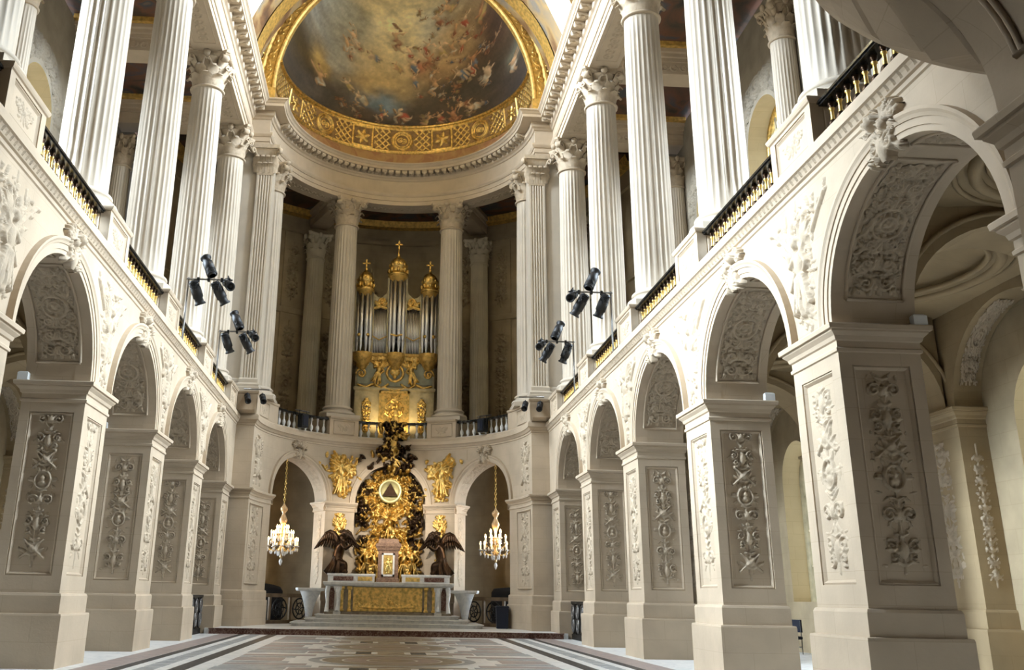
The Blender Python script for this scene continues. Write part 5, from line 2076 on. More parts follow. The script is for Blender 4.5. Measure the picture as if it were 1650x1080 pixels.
def crown_mesh(r, h):
    mb = MB()
    mb.lathe([(r*1.15, 0), (r*1.25, .05), (r*1.2, .12), (r*.95, .16), (r*.95, .42), (r*1.1, .46), (r*1.12, .52)], 20)
    mb.lathe([(r*1.0, .52), (r*1.05, .62), (r*.95, .80), (r*.65, .98), (r*.25, 1.08), (r*.16, 1.2), (r*.2, 1.26), (r*.08, 1.34), (.02, h-.32)], 20)
    for i in range(8):
        a = i*pi/4
        mb.ball((r*1.08*math.cos(a), r*1.08*math.sin(a), .3), (.1, .1, .14), 6, 5)
        mb.ball((r*1.0*math.cos(a), r*1.0*math.sin(a), .6), (.07, .07, .1), 6, 5)
    mb.box(-.035, .035, -.03, .03, h-.42, h)
    mb.box(-.15, .15, -.03, .03, h-.2, h-.13)
    for p in ((-.17, 0, h-.165), (.17, 0, h-.165), (0, 0, h+.03)):
        mb.ball(p, .05, 6, 5)
    return mb.mesh('crown')

def build_organ():
    o = empty('pipe_organ', (.03, 50.25, 8.72))
    tag(o, 'pipe organ with tin pipes and gilded painted case above the altar', 'organ')
    z = lambda q: q-8.72
    c = MB()
    c.box(-2.05, 2.05, .15, 1.5, 0, z(13.1))
    for x0, x1 in ((-2.05, -.78), (.78, 2.05)):
        recess_face(c, (x0+.04, .12, .25), (1, 0, 0), (0, 0, 1), x1-x0-.08, 2.4, .14, .14, .14, .05)
        c.box(x0, x1, .13, .2, .1, 2.75)
    c.rect(-2.05, 2.05, .1, 1.5, [(2.75, 0), (2.8, .06), (2.9, .08), (2.95, .02)])
    c.box(-2.1, 2.1, .3, 1.6, z(13.1), z(16.2))
    c.build('lower_case', 'case', o)
    gp = MB()
    for x0, x1, z0, z1 in ((-1.95, -.9, 3.1, 4.25), (.9, 1.95, 3.1, 4.25), (-.72, .72, 3.0, 4.3)):
        gp.box(x0, x1, .1, .2, z0, z1)
    gp.build('green_panel', 'green', o)
    # console niche with gilded relief, lit by its own music lamp
    cn = MB().box(-.72, .72, .10, .16, .15, 2.7)
    cn.box(-.78, -.68, 0, .15, .1, 2.75).box(.68, .78, 0, .15, .1, 2.75).box(-.78, .78, 0, .15, 2.62, 2.75)
    cno = cn.build('console_niche', 'gold', o)
    r = candelabra(1.3, 2.35, .025, .09, 4)
    r.figure(.65, .5, 1.5, .1, .14, False)
    obj('gilt_relief', r.mesh('gilt_relief', lambda U, V, H: np.stack([U-.65, .1-H, .22+V], -1)), 'gold', cno)
    r = candelabra(.7, 2.0, .025, .07, 5)
    rm = r.mesh('gilt_relief', lambda U, V, H: np.stack([U-.35, .07-H, .45+V], -1))
    for x in (-1.42, 1.42):
        obj('gilt_relief', rm, 'gold', o, (x, 0, 0))
    # upper relief zone: cartouche, garlands, two putti
    r = Relief(4.1, 1.75, .022)
    cc = 2.05
    r.ring(cc, .95, .42, .07, .12)
    r.blob(cc-.09, 1.0, .17, .2, .4, .16)
    r.blob(cc+.09, 1.0, .17, .2, -.4, .16)
    r.blob(cc, .85, .12, .2, 0, .16)
    for s in (-1, 1):
        r.figure(cc+s*.95, .35, 1.3, -.15*s, .18, True, s)
        r.stroke([(cc+s*.35, .35), (cc+s*.7, .12), (cc+s*1.0, .3)], .06, .05, .10)
        r.stroke([(cc+s*1.15, .35), (cc+s*1.5, .18), (cc+s*1.9, .3)], .06, .05, .10)
        r.spiral(cc+s*1.75, .9, .28, 1.6, 0 if s > 0 else pi, s, .06, .10)
        r.spiral(cc+s*1.8, 1.4, .2, 1.5, 0 if s > 0 else pi, -s, .05, .10)
        for q in range(5):
            r.leaf(cc+s*(.5+.3*q), 1.35, .3, .08, 1.57+s*.9*(-1)**q, .08)
    r.stroke([(cc-.5, .15), (cc, .02), (cc+.5, .15)], .07, .07, .1)
    obj('gilt_relief', r.mesh('gilt_relief', lambda U, V, H: np.stack([U-2.05, .12-H, 2.75+V], -1)), 'gold', o)
    # ledge with corbels
    lg = MB()
    lg.rect(-2.15, 2.15, .1, 1.5, [(z(13.05), 0), (z(13.12), .08), (z(13.25), .1), (z(13.3), .18), (z(13.42), .2), (z(13.45), .15)])
    for x, rr in ((-1.72, .52), (0, .5), (1.72, .52)):
        lg.lathe([(.08, z(12.55)), (.2, z(12.62)), (.3, z(12.85)), (rr*.9, z(13.05)), (rr, z(13.15)), (rr*1.02, z(13.42)), (rr*.98, z(13.45)), (.02, z(13.45))], 20, (x, .1, 0))
    lgo = lg.build('ledge', 'goldpaint', o)
    r = Relief(3.9, .4, .03)
    for i in range(13):
        r.leaf(.15+.29*i, .05, .32, .09, 1.3 if i % 2 else 1.8, .06)
        r.blob(.15+.29*i, .3, .07, .05, 0, .07)
    obj('gilt_relief', r.mesh('gilt_relief', lambda U, V, H: np.stack([U-1.95, .0-H, z(13.02)+V], -1)), 'gold', lgo)
    # pipes
    def pipes(x, rr, n, h, rad_, flat=False, hs=None):
        for i in range(n):
            if flat:
                px, py, hh = x[0]+(x[1]-x[0])*(i+.5)/n, .22, hs[0]+(hs[1]-hs[0])*abs(i/(n-1)-.0)
            else:
                a = pi+pi*(i+.5)/n
                px, py, hh = x+rr*math.cos(a), .12+rr*math.sin(a)*.8, h
            obj('pipe', pipe_mesh(rad_, hh, .75), 'tin', o, (px, py, z(13.45)))
    pipes(-1.72, .36, 4, 3.35, .115)
    pipes(1.72, .36, 4, 3.35, .115)
    pipes(0, .36, 4, 4.2, .12)
    pipes((-1.24, -.52), 0, 9, 0, .038, True, (2.45, 2.75))
    pipes((.52, 1.24), 0, 9, 0, .038, True, (2.75, 2.45))
    MB().box(-1.3, 1.3, .29, .31, z(13.4), z(16.1)).build('pipe_gap_shade', 'black', o)  # flat black sheet painting in the shaded depth between the pipes
    # uprights, tower caps, crests
    up = MB()
    for x, zt in ((-2.2, 16.9), (-1.28, 16.6), (-.46, 17.6), (.46, 17.6), (1.28, 16.6), (2.2, 16.9)):
        up.box(x-.06, x+.06, .0, .4, z(13.4), z(zt))
    up.build('case_upright', 'case', o)
    go = MB()
    for x in (-2.32, 2.32):
        go.box(x-.07, x+.07, .05, .5, z(10.0), z(16.3))
        go.ball((x, .2, z(16.45)), (.14, .14, .2), 8, 6)
    go.build('gilt_side_strip', 'gold', o)
    for x, zz, rr, h in ((-1.72, 16.75, .40, 1.72), (0, 17.6, .45, 2.0), (1.72, 16.75, .40, 1.72)):
        t = MB().lathe([(rr*.7, -.25), (rr*.98, -.15), (rr*1.1, 0), (rr*1.2, .03), (rr*1.2, .1), (.05, .12)], 20).build('tower_cap', 'goldpaint', o, (x, .1, z(zz)))
        obj('gilt_crown', crown_mesh(rr, h), 'gold', o, (x, .1, z(zz)+.1))
    for s in (-1, 1):
        cr = MB()
        pts = [(.46, 17.2), (.6, 16.75), (.85, 16.5), (1.05, 16.55), (1.28, 16.75), (1.28, 16.2), (.46, 16.2)]
        n = len(pts)
        vs = [(s*x, y, z(zz)) for y in (.15, .35) for x, zz in pts]
        cr.add(vs, [tuple(range(n)), tuple(range(2*n-1, n-1, -1))]+[(i, (i+1) % n, n+(i+1) % n, n+i) for i in range(n)])
        cr.build('flat_crest', 'case', o)
    r = Relief(.8, .75, .02)
    r.spiral(.3, .45, .2, 1.5, 0, 1, .05, .08)
    r.leaf(.4, .2, .45, .1, .6, .07)
    r.leaf(.3, .15, .4, .1, 2.4, .07)
    r.stroke([(.02, .05), (.4, .18), (.78, .05)], .08, .08, .09)
    cm = r.mesh('gilt_crest', lambda U, V, H: np.stack([U+.47, .14-H, z(15.85)+V], -1))
    obj('gilt_crest', cm, 'gold', o)
    obj('gilt_crest', cm, 'gold', o, scale=(-1, 1, 1))
    gl = MB()
    for s in (-1, 1):
        gl.tube([(s*.5, -.02, z(14.35)), (s*.9, -.02, z(14.15)), (s*1.26, -.02, z(14.35))], .035, 6)
        for x in (1.5, 1.95):
            gl.ball((s*x, -.22, z(14.35)), .1, 8, 6)
    gl.tube([(-.3, -.3, z(14.4)), (0, -.4, z(14.3)), (.3, -.3, z(14.4))], .05, 6)
    gl.build('gilt_garland', 'gold', o)
    # console lamps of the organ loft, hidden behind the balustrade
    for x in (-.8, .8):
        ld = bpy.data.lights.new('organ_console_lamp', 'SPOT')
        ld.energy, ld.color, ld.shadow_soft_size = 300, (1, .74, .36), .25
        ld.spot_size, ld.spot_blend = rad(80), 1.0
        lo = bpy.data.objects.new('organ_console_lamp', ld)
        lo.location = (x, 49.35, 9.2)
        lo.rotation_euler = (rad(134), 0, 0)
        C.objects.link(lo)
build_organ()

# ================================================================== ALTAR GROUP
def relief_on_apse(r, off, tc, z0, name):
    w = r.w
    def fn(U, V, H):
        k = 180/pi/6.3
        t = np.radians(tc+(U-w/2)*k)
        q = off-H
        return np.stack([(AA+q)*np.sin(t), AYC+(AB+q)*np.cos(t), z0+V], -1)
    return r.mesh(name, fn)

def build_altar():
    a = empty('altar', (.03, 46.2, .66))
    tag(a, 'marble and gilt altar with a carved golden frontal on white steps', 'altar')
    b = MB().rect(-2.75, 2.75, .0, 1.2, [(0, .06), (.1, .06), (.12, .02), (.14, 0), (1.18, 0)])
    b.build('body', 'bmarble', a)
    t = MB().rect(-2.8, 2.8, -.05, 1.3, [(1.17, .0), (1.2, .06), (1.26, .1), (1.34, .12), (1.37, .1)])
    t.build('table_top', 'wmarble', a)
    f = MB().box(-1.56, 1.5, -.03, .03, .14, 1.14)
    fr = f.build('gilt_frontal', 'gold', a)
    r = Relief(2.9, .9, .022)
    for i in range(7):
        r.figure(.3+.4*i, .1, .42+.12*((i*3) % 3), (.8 if i % 2 else -.7)*(1 if i not in (3,) else 0), .06, False, 1 if i % 2 else -1)
    for i in range(16):
        r.leaf(.1+.18*i, .08, .2, .05, .6+.3*(i % 4), .03)
    r.stroke([(.3, .12), (1.4, .06), (2.6, .14)], .05, .05, .05)
    obj('gilt_relief', r.mesh('gilt_relief', lambda U, V, H: np.stack([U-1.48, -.03-H, .2+V], -1)), 'gold', fr)
    for x in (-2.05, -1.72, 1.66, 2.0):
        p = MB().rect(x-.06, x+.06, -.08, .02, [(.12, .03), (.2, .03), (.22, 0), (1.02, 0), (1.05, .04), (1.17, .05)])
        p.build('gilt_pilaster', 'gold', a)
    for x in (-2.25, 2.2):
        p = MB()
        p.rect(x-.13, x+.13, -.12, .1, [(0, .03), (.1, .03), (.13, 0), (.95, 0), (1.0, .03), (1.17, .06)])
        p.tube([(x, -.14, 1.1), (x, -.24, .95), (x, -.18, .7), (x, -.14, .4), (x, -.2, .15)], [.1, .09, .07, .06, .09], 8)
        p.build('scroll_pilaster', 'wmarble', a)
    for x in (-2.68, 2.63):
        p = MB().tube([(x, -.1, 1.15), (x*1.01, -.2, .9), (x, -.12, .5), (x*1.01, -.18, .1)], [.11, .1, .07, .1], 8)
        p.build('scroll_leg', 'wmarble', a)
    for x0, x1 in ((-2.62, -2.4), (2.35, 2.58)):
        MB().box(x0, x1, -.02, .03, .2, 1.1).build('dark_panel', 'redmarble', a)
    # gradine behind the table
    for sg in (-1, 1):
        x0, x1 = sorted((sg*.62-.03, sg*2.75))
        g = MB().rect(x0, x1, .55, 1.3, [(1.37, 0), (1.62, 0), (1.64, .03), (1.7, .04), (1.72, .03)])
        go = g.build('gradine', 'wmarble', a)
        for xa, xb, m in ((.75, 1.4, 'gold'), (1.6, 2.5, 'redmarble')):
            MB().box(*sorted((sg*xa, sg*xb)), .52, .56, 1.42, 1.6).build('gradine_panel', m, go)
    # tabernacle
    t = empty('tabernacle', (-.03, 46.75, 2.03))
    tag(t, 'brown marble tabernacle with a small golden door on the altar', 'tabernacle')
    MB().rect(-.46, .46, -.1, .7, [(0, .06), (.16, .06), (.2, 0), (1.35, 0), (1.4, .05), (1.5, .08), (1.56, .12), (1.66, .12), (1.7, .02), (1.86, -.02), (1.9, -.06)]).build('body', 'tabmarble', t)
    d = MB().box(-.27, .27, -.13, -.09, .3, 1.2)
    do = d.build('gilt_door', 'gold', t)
    f = MB()
    for x0, x1, z0, z1 in ((-.29, -.21, .26, 1.26), (.21, .29, .26, 1.26), (-.29, .29, .26, .34), (-.29, .29, 1.18, 1.26)):
        f.box(x0, x1, -.16, -.1, z0, z1)
    f.build('door_frame', 'wmarble', do)
    r = Relief(.4, .8, .014)
    r.figure(.2, .05, .7, 0, .05, False)
    obj('gilt_relief', r.mesh('gilt_relief', lambda U, V, H: np.stack([U-.2, -.13-H, .35+V], -1)), 'gold2', do)
    # ---------------- glory in the niche
    g = empty('sunburst_glory', (0, 49.6, 2.0))
    tag(g, 'gilded sunburst glory with clouds and cherubs filling the central apse arch', 'sculpture')
    inv = Matrix.Translation((0, 49.6, 2.0)).inverted()
    gr = np.random.default_rng(21)
    w, h = 3.3, 5.9
    gold = Relief(w, h, .03)
    cu, cv = 1.62, 4.25
    for i in range(46):
        an = 2*pi*i/46+gr.uniform(-.03, .03)
        L = gr.uniform(1.0, 2.6) if math.sin(an) < .3 else gr.uniform(.9, 1.5)
        gold.stroke([(cu+.5*math.cos(an), cv+.5*math.sin(an)), (cu+L*math.cos(an), cv+L*1.15*math.sin(an))], .05, .018, gr.uniform(.12, .26))
    for i in range(230):
        an, q = gr.uniform(0, 2*pi), gr.uniform(.7, 2.0)
        u, v = cu+q*math.cos(an), cv+q*math.sin(an)*1.1
        gold.blob(u, v, gr.uniform(.06, .17), gr.uniform(.05, .13), gr.uniform(0, 3), gr.uniform(.15, .42))
    for i in range(260):
        u, v = gr.uniform(.05, w-.05), gr.uniform(.1, 5.6)
        gold.leaf(u, v, gr.uniform(.15, .5), gr.uniform(.04, .1), gr.uniform(0, 2*pi), gr.uniform(.1, .35))
    for i in range(26):
        u, v = gr.uniform(.2, w-.2), gr.uniform(1.4, 5.4)
        hh = gr.uniform(.3, .5)
        gold.blob(u, v, .1, .12, 0, hh)
        for s in (-1, 1):
            gold.leaf(u+s*.06, v-.04, .28, .09, .5 if s > 0 else pi-.5, hh*.8)
    for x, s, H, q in ((.55, 1, 1.75, .06), (1.05, -1, 1.6, -.08), (2.3, 1, 1.65, .08), (2.82, -1, 1.75, -.06), (1.66, 1, 1.5, 0)):
        gold.figure(x, .12 if x != 1.66 else 1.9, H, q, .5, True, s)
    def msk(U, V):
        x = U-w/2
        zz = 2.0+V-ZS
        return (np.abs(x) < 1.62) & ((zz < 0) | ((x/1.66)**2+(zz/1.82)**2 < 1))
    def on_niche(r, nm, m, off, z0, mask, x0=-w/2):
        def fn(U, V, H):
            x = x0+U
            y = AYC+(AB+off)*np.sqrt(1-(x/(AA+off))**2)-H
            return np.stack([x, y, z0+V+0*x], -1)
        me = r.mesh(nm, fn, mask=mask)
        q = obj(nm, me, m, g)
        q.matrix_parent_inverse = inv
        return q
    on_niche(gold, 'gilt_rays', 'gold', .70, 2.0, msk)
    br = Relief(w, h, .03)
    zones = [(.28, 3.25, .35, .6, 34), (2.95, 2.9, .4, .7, 40), (2.8, 4.5, .35, .6, 26), (.35, 4.4, .25, .4, 10), (1.6, 5.65, 1.0, .16, 20), (.4, 1.9, .3, .3, 10), (2.85, 1.9, .3, .3, 12)]
    for (u0, v0, su, sv, n) in zones:
        for i in range(n):
            br.blob(u0+gr.normal()*su*.5, v0+gr.normal()*sv*.5, gr.uniform(.06, .2), gr.uniform(.05, .15), gr.uniform(0, 3), gr.uniform(.2, .5))
    on_niche(br, 'bronze_clouds', 'bronze', .70, 2.0, msk)
    # clouds spilling over the arch and balustrade
    for nm, m, seed, n in (('bronze_clouds', 'bronze', 3, 110), ('gilt_clouds', 'gold', 4, 60)):
        g2 = np.random.default_rng(seed)
        r = Relief(3.6, 2.6, .03)
        for i in range(n):
            v = g2.uniform(.1, 2.5)
            sp = (.95 if v < 1.0 else .55 if v < 1.8 else .45)
            u = 1.95+g2.normal()*sp*.55+(.25 if v < .6 else 0)
            r.blob(u, v, g2.uniform(.06, .2), g2.uniform(.05, .15), g2.uniform(0, 3), g2.uniform(.12, .40))
            if i % 3 == 0:
                r.leaf(u, v, g2.uniform(.2, .45), .08, g2.uniform(0, 6.28), g2.uniform(.2, .45))
        if m == 'gold':
            r.figure(1.9, 1.1, 1.1, .2, .4, True)
            r.figure(2.3, .35, .9, -.6, .4, False)
        on_niche(r, nm, m, -.03, 7.05, None, -1.9)
    # the radiant triangle
    ey = MB().lathe([(.02, .0), (.40, .0), (.44, .05), (.5, .1), (.56, .08), (.58, 0), (.58, -.08)], 32)
    ey.xf(Matrix.Rotation(pi/2, 4, 'X'))
    disc = ey.build('radiant_disc', 'paleglow', g, (-.03, 49.0-49.6, 6.27-2.0))
    tri = MB()
    R = .42
    p = [(R*math.sin(q), R*math.cos(q)) for q in (0, 2*pi/3, 4*pi/3)]
    tri.add([(x, y, zz-.03) for y in (-.16, -.04) for x, zz in p], [(0, 1, 2), (5, 4, 3), (0, 3, 4, 1), (1, 4, 5, 2), (2, 5, 3, 0)])
    tri.build('triangle', 'bronze', disc)
    # gilded angels in the spandrels and trophies on the inner piers
    for s, side in ((-1, 'left'), (1, 'right')):
        r = Relief(2.7, 2.3, .026)
        c = 1.35
        r.figure(c-.05*s, .2, 1.85, .12*s, .26, False, s)
        for q in range(6):
            r.leaf(c-s*.1, 1.45, 1.05-.07*q, .14, (2.2+.22*q) if s < 0 else pi-(2.2+.22*q), .18)
            r.leaf(c+s*.05, 1.3, .75-.07*q, .11, (pi if s > 0 else 0)+(.1+.2*q)*(-1 if s > 0 else 1), .14)
        g3 = np.random.default_rng(30+s)
        for i in range(90):
            v = g3.uniform(.1, 2.0)
            r.leaf(c+g3.normal()*(.12+.22*v)-.05*s, v, g3.uniform(.15, .35), .07, g3.uniform(0, 6.28), g3.uniform(.06, .18))
        for i in range(12):
            r.blob(c-s*(.45+g3.uniform(-.25, .25)), 1.35+g3.uniform(-.3, .35), .12, .1, g3.uniform(0, 3), .16)
        def msk2(U, V, s=s):
            return np.ones_like(U, bool)
        me = relief_on_apse(r, -.02, s*23.8, 5.75, 'gilded_spandrel_angel')
        o = obj('gilded_spandrel_angel', me, 'gold')
        tag(o, 'gilded winged angel relief in the spandrel %s of the sunburst arch' % side, 'relief', 'gilded spandrel angels')
        r = Relief(.75, 2.4, .022)
        for v in np.linspace(.2, 2.2, 9):
            for q in (.5, 1.2):
                r.leaf(.375, v, .3, .07, q, .09, mir=True)
        r.figure(.375, .9, 1.2, 0, .14, True)
        r.blob(.375, .5, .14, .2, 0, .14)
        me = relief_on_apse(r, -.01, s*23.8, 2.75, 'gilded_trophy')
        o = obj('gilded_trophy', me, 'gold')
        tag(o, 'gilded hanging trophy on the apse pier %s of the altar' % side, 'relief', 'gilded pier trophies')

M['gold2'] = mat('bright_gold', (1.0, .80, .30), .3, 1.0, var=.1, bump=.1)
M['paleglow'] = mat('pale_gold_disc', (.95, .85, .42), .35, .6, var=.1, bump=.05)
M['tabmarble'] = marble('brown_rose_marble', (.30, .19, .13), (.18, .11, .08), 3.0, .35)
build_altar()

def figure_mesh(verts, edges, name):
    """continuous body grown with a Skin modifier; verts = [(x,y,z,r)]"""
    me = bpy.data.meshes.new(name)
    me.from_pydata([v[:3] for v in verts], edges, [])
    o = bpy.data.objects.new(name, me)
    C.objects.link(o)
    sk = o.modifiers.new('skin', 'SKIN')
    for i, v in enumerate(verts):
        d = me.skin_vertices[0].data[i]
        d.radius = (v[3], v[3])
        d.use_root = (i == 0)
    sk.use_smooth_shade = True
    ss = o.modifiers.new('sub', 'SUBSURF')
    ss.levels = ss.render_levels = 2
    return o

def build_angels():
    for s, side in ((-1, 'left'), (1, 'right')):
        t = empty('adoring_angel', (s*2.3+.03, 47.35, 2.39), (0, 0, 0), (s, 1, 1))
        tag(t, 'dark bronze kneeling angel with raised wings at the %s end of the altar' % side, 'statue', 'kneeling bronze angels')
        V = [(.12, 0, .62, .24), (.06, -.04, .95, .23), (-.06, -.08, 1.28, .21), (-.12, -.10, 1.47, .09), (-.16, -.14, 1.66, .13), (-.17, -.16, 1.80, .11),
             (.05, -.22, .45, .20), (-.28, -.38, .42, .16), (-.30, -.30, .06, .12), (-.42, -.4, .04, .07),
             (.22, .05, .35, .21), (.12, -.05, .10, .15), (.55, .1, .08, .12),
             (-.10, -.30, 1.30, .09), (-.22, -.46, 1.08, .075), (-.42, -.36, 1.22, .055), (-.50, -.34, 1.28, .05),
             (-.10, .14, 1.32, .09), (-.24, .20, 1.06, .075), (-.44, -.05, 1.18, .055), (-.52, -.12, 1.24, .05)]
        E_ = [(0, 1), (1, 2), (2, 3), (3, 4), (4, 5), (0, 6), (6, 7), (7, 8), (8, 9), (0, 10), (10, 11), (11, 12), (2, 13), (13, 14), (14, 15), (15, 16), (2, 17), (17, 18), (18, 19), (19, 20)]
        b = figure_mesh(V, E_, 'body')
        b.data.materials.append(M['bronze'])
        b.parent = t
        # robe folds
        rb = MB()
        for i in range(9):
            q = -.5+i*.13
            rb.tube([(.1+q*.2, -.2+.05*(i % 2), .75), (.05+q*.5, -.36+.05*(i % 3), .42), (q*.9+.12, -.32, .02)], [.07, .1, .12], 7)
        rb.build('robe', 'bronze', t)
        # two wings: arched leading edge with long hanging feathers
        for sx, dy, kx, kz in ((1, .16, .72, .95), (-1, .30, .55, 1.0)):
            wg = MB()
            ed = [(0, 0), (.14, .28), (.36, .50), (.62, .58), (.86, .50), (1.04, .30), (1.12, .10)]
            wg.tube([(.05+sx*kx*x, dy+.05*i, 1.30+kz*z_) for i, (x, z_) in enumerate(ed)], [.10, .10, .09, .08, .07, .05, .03], 7)
            for row, (Lk, yo) in enumerate(((1.0, 0), (.55, -.05))):
                for i in range(15):
                    q = i/14*(len(ed)-1)
                    i0 = min(int(q), len(ed)-2)
                    f = q-i0
                    ex = ed[i0][0]*(1-f)+ed[i0+1][0]*f
                    ez = ed[i0][1]*(1-f)+ed[i0+1][1]*f
                    p0 = Vector((.05+sx*kx*ex, dy+.05*q+yo, 1.30+kz*ez))
                    an = rad(-112+i*5.2)
                    d = Vector((math.cos(an)*sx*.9, .05, math.sin(an))).normalized()
                    L = (.36+.34*math.sin(pi*(.12+.75*i/14)))*Lk
                    n = d.cross(Vector((0, 1, 0))).normalized()
                    G = np.zeros((5, 3, 3))
                    for j in range(5):
                        u = j/4
                        ww = .075*math.sin(pi*min(1, .3+u*.68))+.008
                        c0 = p0+d*L*u
                        G[j, 0] = c0-n*ww
                        G[j, 1] = c0+Vector((0, -.025, 0))
                        G[j, 2] = c0+n*ww
                    wg.grid(G, True)
            wo = wg.build('wing', 'bronze', t)
            sm = wo.modifiers.new('thick', 'SOLIDIFY')
            sm.thickness = .025
        hd = MB().ball((-.165, -.15, 1.76), (.15, .16, .19), 12, 9)
        for i in range(14):
            q = rad(200+i*25)
            hd.ball((-.14+.13*math.cos(q), -.12+.13*math.sin(q), 1.84+.03*math.sin(3*q)), .065, 6, 5)
        hd.ball((-.22, -.29, 1.74), (.03, .04, .045), 6, 5)
        hd.build('head', 'bronze', t)
build_angels()

# ================================================================== CREDENCES, GRILLES, LOOSE OBJECTS
def build_small():
    for s, side in ((-1, 'left'), (1, 'right')):
        t = empty('credence_console', (s*3.5, 47.0, .205), (0, 0, -rad(s*12)))
        tag(t, 'white marble bracket console table on the %s of the altar' % side, 'console table', 'marble credence consoles')
        MB().rect(-.55, .55, -.4, .35, [(1.40, .0), (1.43, .04), (1.5, .06), (1.54, .05)]).build('top', 'wmarble', t)
        p = MB()
        G = np.zeros((9, 4, 3))
        for i in range(9):
            u = i/8
            hw = .12+.34*u**2.2
            dp = .08+.26*u**2.0
            G[i] = [(-hw, -dp, 1.4*u), (hw, -dp, 1.4*u), (hw*.9, .3, 1.4*u), (-hw*.9, .3, 1.4*u)]
        p.grid(G, True, wv=True)
        p.build('bracket', 'wmarble', t)
    # iron gate panels closing the side arches of the apse
    def rosette(mb, c, R, u, w):
        c, u, w = Vector(c), Vector(u), Vector(w)
        mb.tube([c+u*R*math.cos(a)+w*R*math.sin(a) for a in np.linspace(0, 2*pi, 17)], .035, 5, cap=False)
        mb.tube([c+u*R*.55*math.cos(a)+w*R*.55*math.sin(a) for a in np.linspace(0, 2*pi, 13)], .03, 5, cap=False)
        for i in range(6):
            a = i*pi/3
            mb.tube([c+u*R*.1*math.cos(a)+w*R*.1*math.sin(a), c+u*R*.5*math.cos(a+.3)+w*R*.5*math.sin(a+.3), c+u*R*math.cos(a)+w*R*math.sin(a)], .025, 5)
    for s, side in ((-1, 'left'), (1, 'right')):
        p0, p1 = Vector(ell(s*63, .85, .2)), Vector(ell(s*32, .85, .2))
        d = (p1-p0)
        L = d.length
        d.normalize()
        t = empty('iron_gate', tuple((p0+p1)/2), (0, 0, math.atan2(d.y, d.x)))
        tag(t, 'low wood and wrought iron gate in the %s apse arch' % side, 'gate', 'apse gates')
        f = MB()
        for z0, z1 in ((0, .16), (1.12, 1.28)):
            f.box(-L/2, L/2, -.05, .05, z0, z1)
        for i in range(4):
            x = -L/2+L*i/3
            f.box(x-.06, x+.06, -.05, .05, 0, 1.28)
        f.build('frame', 'wood', t)
        for i in range(3):
            g = MB()
            c = -L/2+L*(i+.5)/3
            rosette(g, (c, 0, .64), min(.44, L/6-.1), (1, 0, 0), (0, 0, 1))
            g.build('iron_rosette', 'iron', t)
        # dark covered equipment behind the gate
        q = Vector(ell(s*47, 2.3, .2))
        m = MB()
        G = np.zeros((5, 20, 3))
        for i, (r_, z) in enumerate(((1.0, 0), (1.02, .9), (1.0, 1.45), (.9, 1.62), (.05, 1.7))):
            for j in range(20):
                a = 2*pi*j/20
                wv = 1+.05*math.sin(5*a+s)
                G[i, j] = (1.35*r_*wv*math.copysign(abs(math.cos(a))**.6, math.cos(a)), .55*r_*wv*math.copysign(abs(math.sin(a))**.6, math.sin(a)), z+.06*math.sin(3*a)*(i > 1))
        m.grid(G, True, wv=True)
        o = m.build('draped_keyboard', 'fabric', None, tuple(q), (0, 0, math.atan2(d.y, d.x)))
        tag(o, 'black cloth draped over a low instrument behind the %s apse gate' % side, 'cloth cover', 'draped instruments')
    # nave-side grilles between the last two piers
    for s, side in ((-1, 'left'), (1, 'right')):
        y0, y1 = YK[3]+PW, YK[4]-PW
        t = empty('iron_grille', (s*7.12, (y0+y1)/2, 0))
        tag(t, 'black wrought iron grille in the last %s arcade bay' % side, 'grille', 'arcade grilles')
        L = y1-y0
        f = MB()
        for z0, z1 in ((0, .2), (1.28, 1.38)):
            f.box(-.05, .05, -L/2, L/2, z0, z1)
        for i in range(6):
            y = -L/2+L*i/5
            f.box(-.04, .04, y-.04, y+.04, 0, 1.38)
        f.box(-.01, .01, -L/2, L/2, .1, 1.3)
        f.build('frame', 'iron', t)
        for i in range(5):
            g = MB()
            c = -L/2+L*(i+.5)/5
            for zz in (.52, .98):
                rosette(g, (-.05*s, c, zz), .24, (0, 1, 0), (0, 0, 1))
            g.build('iron_rosette', 'greyiron', t)
    # dark blue bin by the right apse pier
    t = empty('waste_bin', (4.95, 44.95, .2))
    tag(t, 'dark blue upright bin beside the right apse pier', 'bin')
    MB().rect(-.24, .24, -.2, .2, [(0, -.03), (.02, 0), (.85, .02)]).build('body', 'navy', t)
    MB().rect(-.27, .27, -.23, .23, [(.85, 0), (.9, .01), (.93, -.02)]).build('lid', 'navy', t)
    # chair in the right aisle
    t = empty('chair', (12.1, 31.2, 0), (0, 0, -1.3))
    tag(t, 'metal chair with dark blue seat in the right aisle', 'chair')
    MB().rect(-.26, .26, -.25, .25, [(.42, -.02), (.44, 0), (.49, 0), (.51, -.03)]).build('seat', 'navy', t)
    MB().rect(-.25, .25, .22, .27, [(.62, 0), (.98, 0)]).build('backrest', 'navy', t)
    for x in (-.23, .23):
        for y in (-.22, .23):
            MB().tube([(x, y, 0), (x, y, .44 if y < 0 else .95)], .016, 6).build('leg', 'steel', t)
    MB().tube([(-.23, -.22, .2), (.23, -.22, .2)], .014, 6).build('stretcher', 'steel', t)
    MB().tube([(-.23, .23, .2), (.23, .23, .2)], .014, 6).build('stretcher', 'steel', t)
M['wood'] = mat('brown_wood', (.16, .10, .05), .5, 0, var=.15, scale=4, bump=.05)
M['greyiron'] = mat('grey_iron', (.22, .21, .20), .4, .7, bump=0)
M['navy'] = mat('navy_plastic', (.01, .014, .03), .55, 0, bump=0)
build_small()

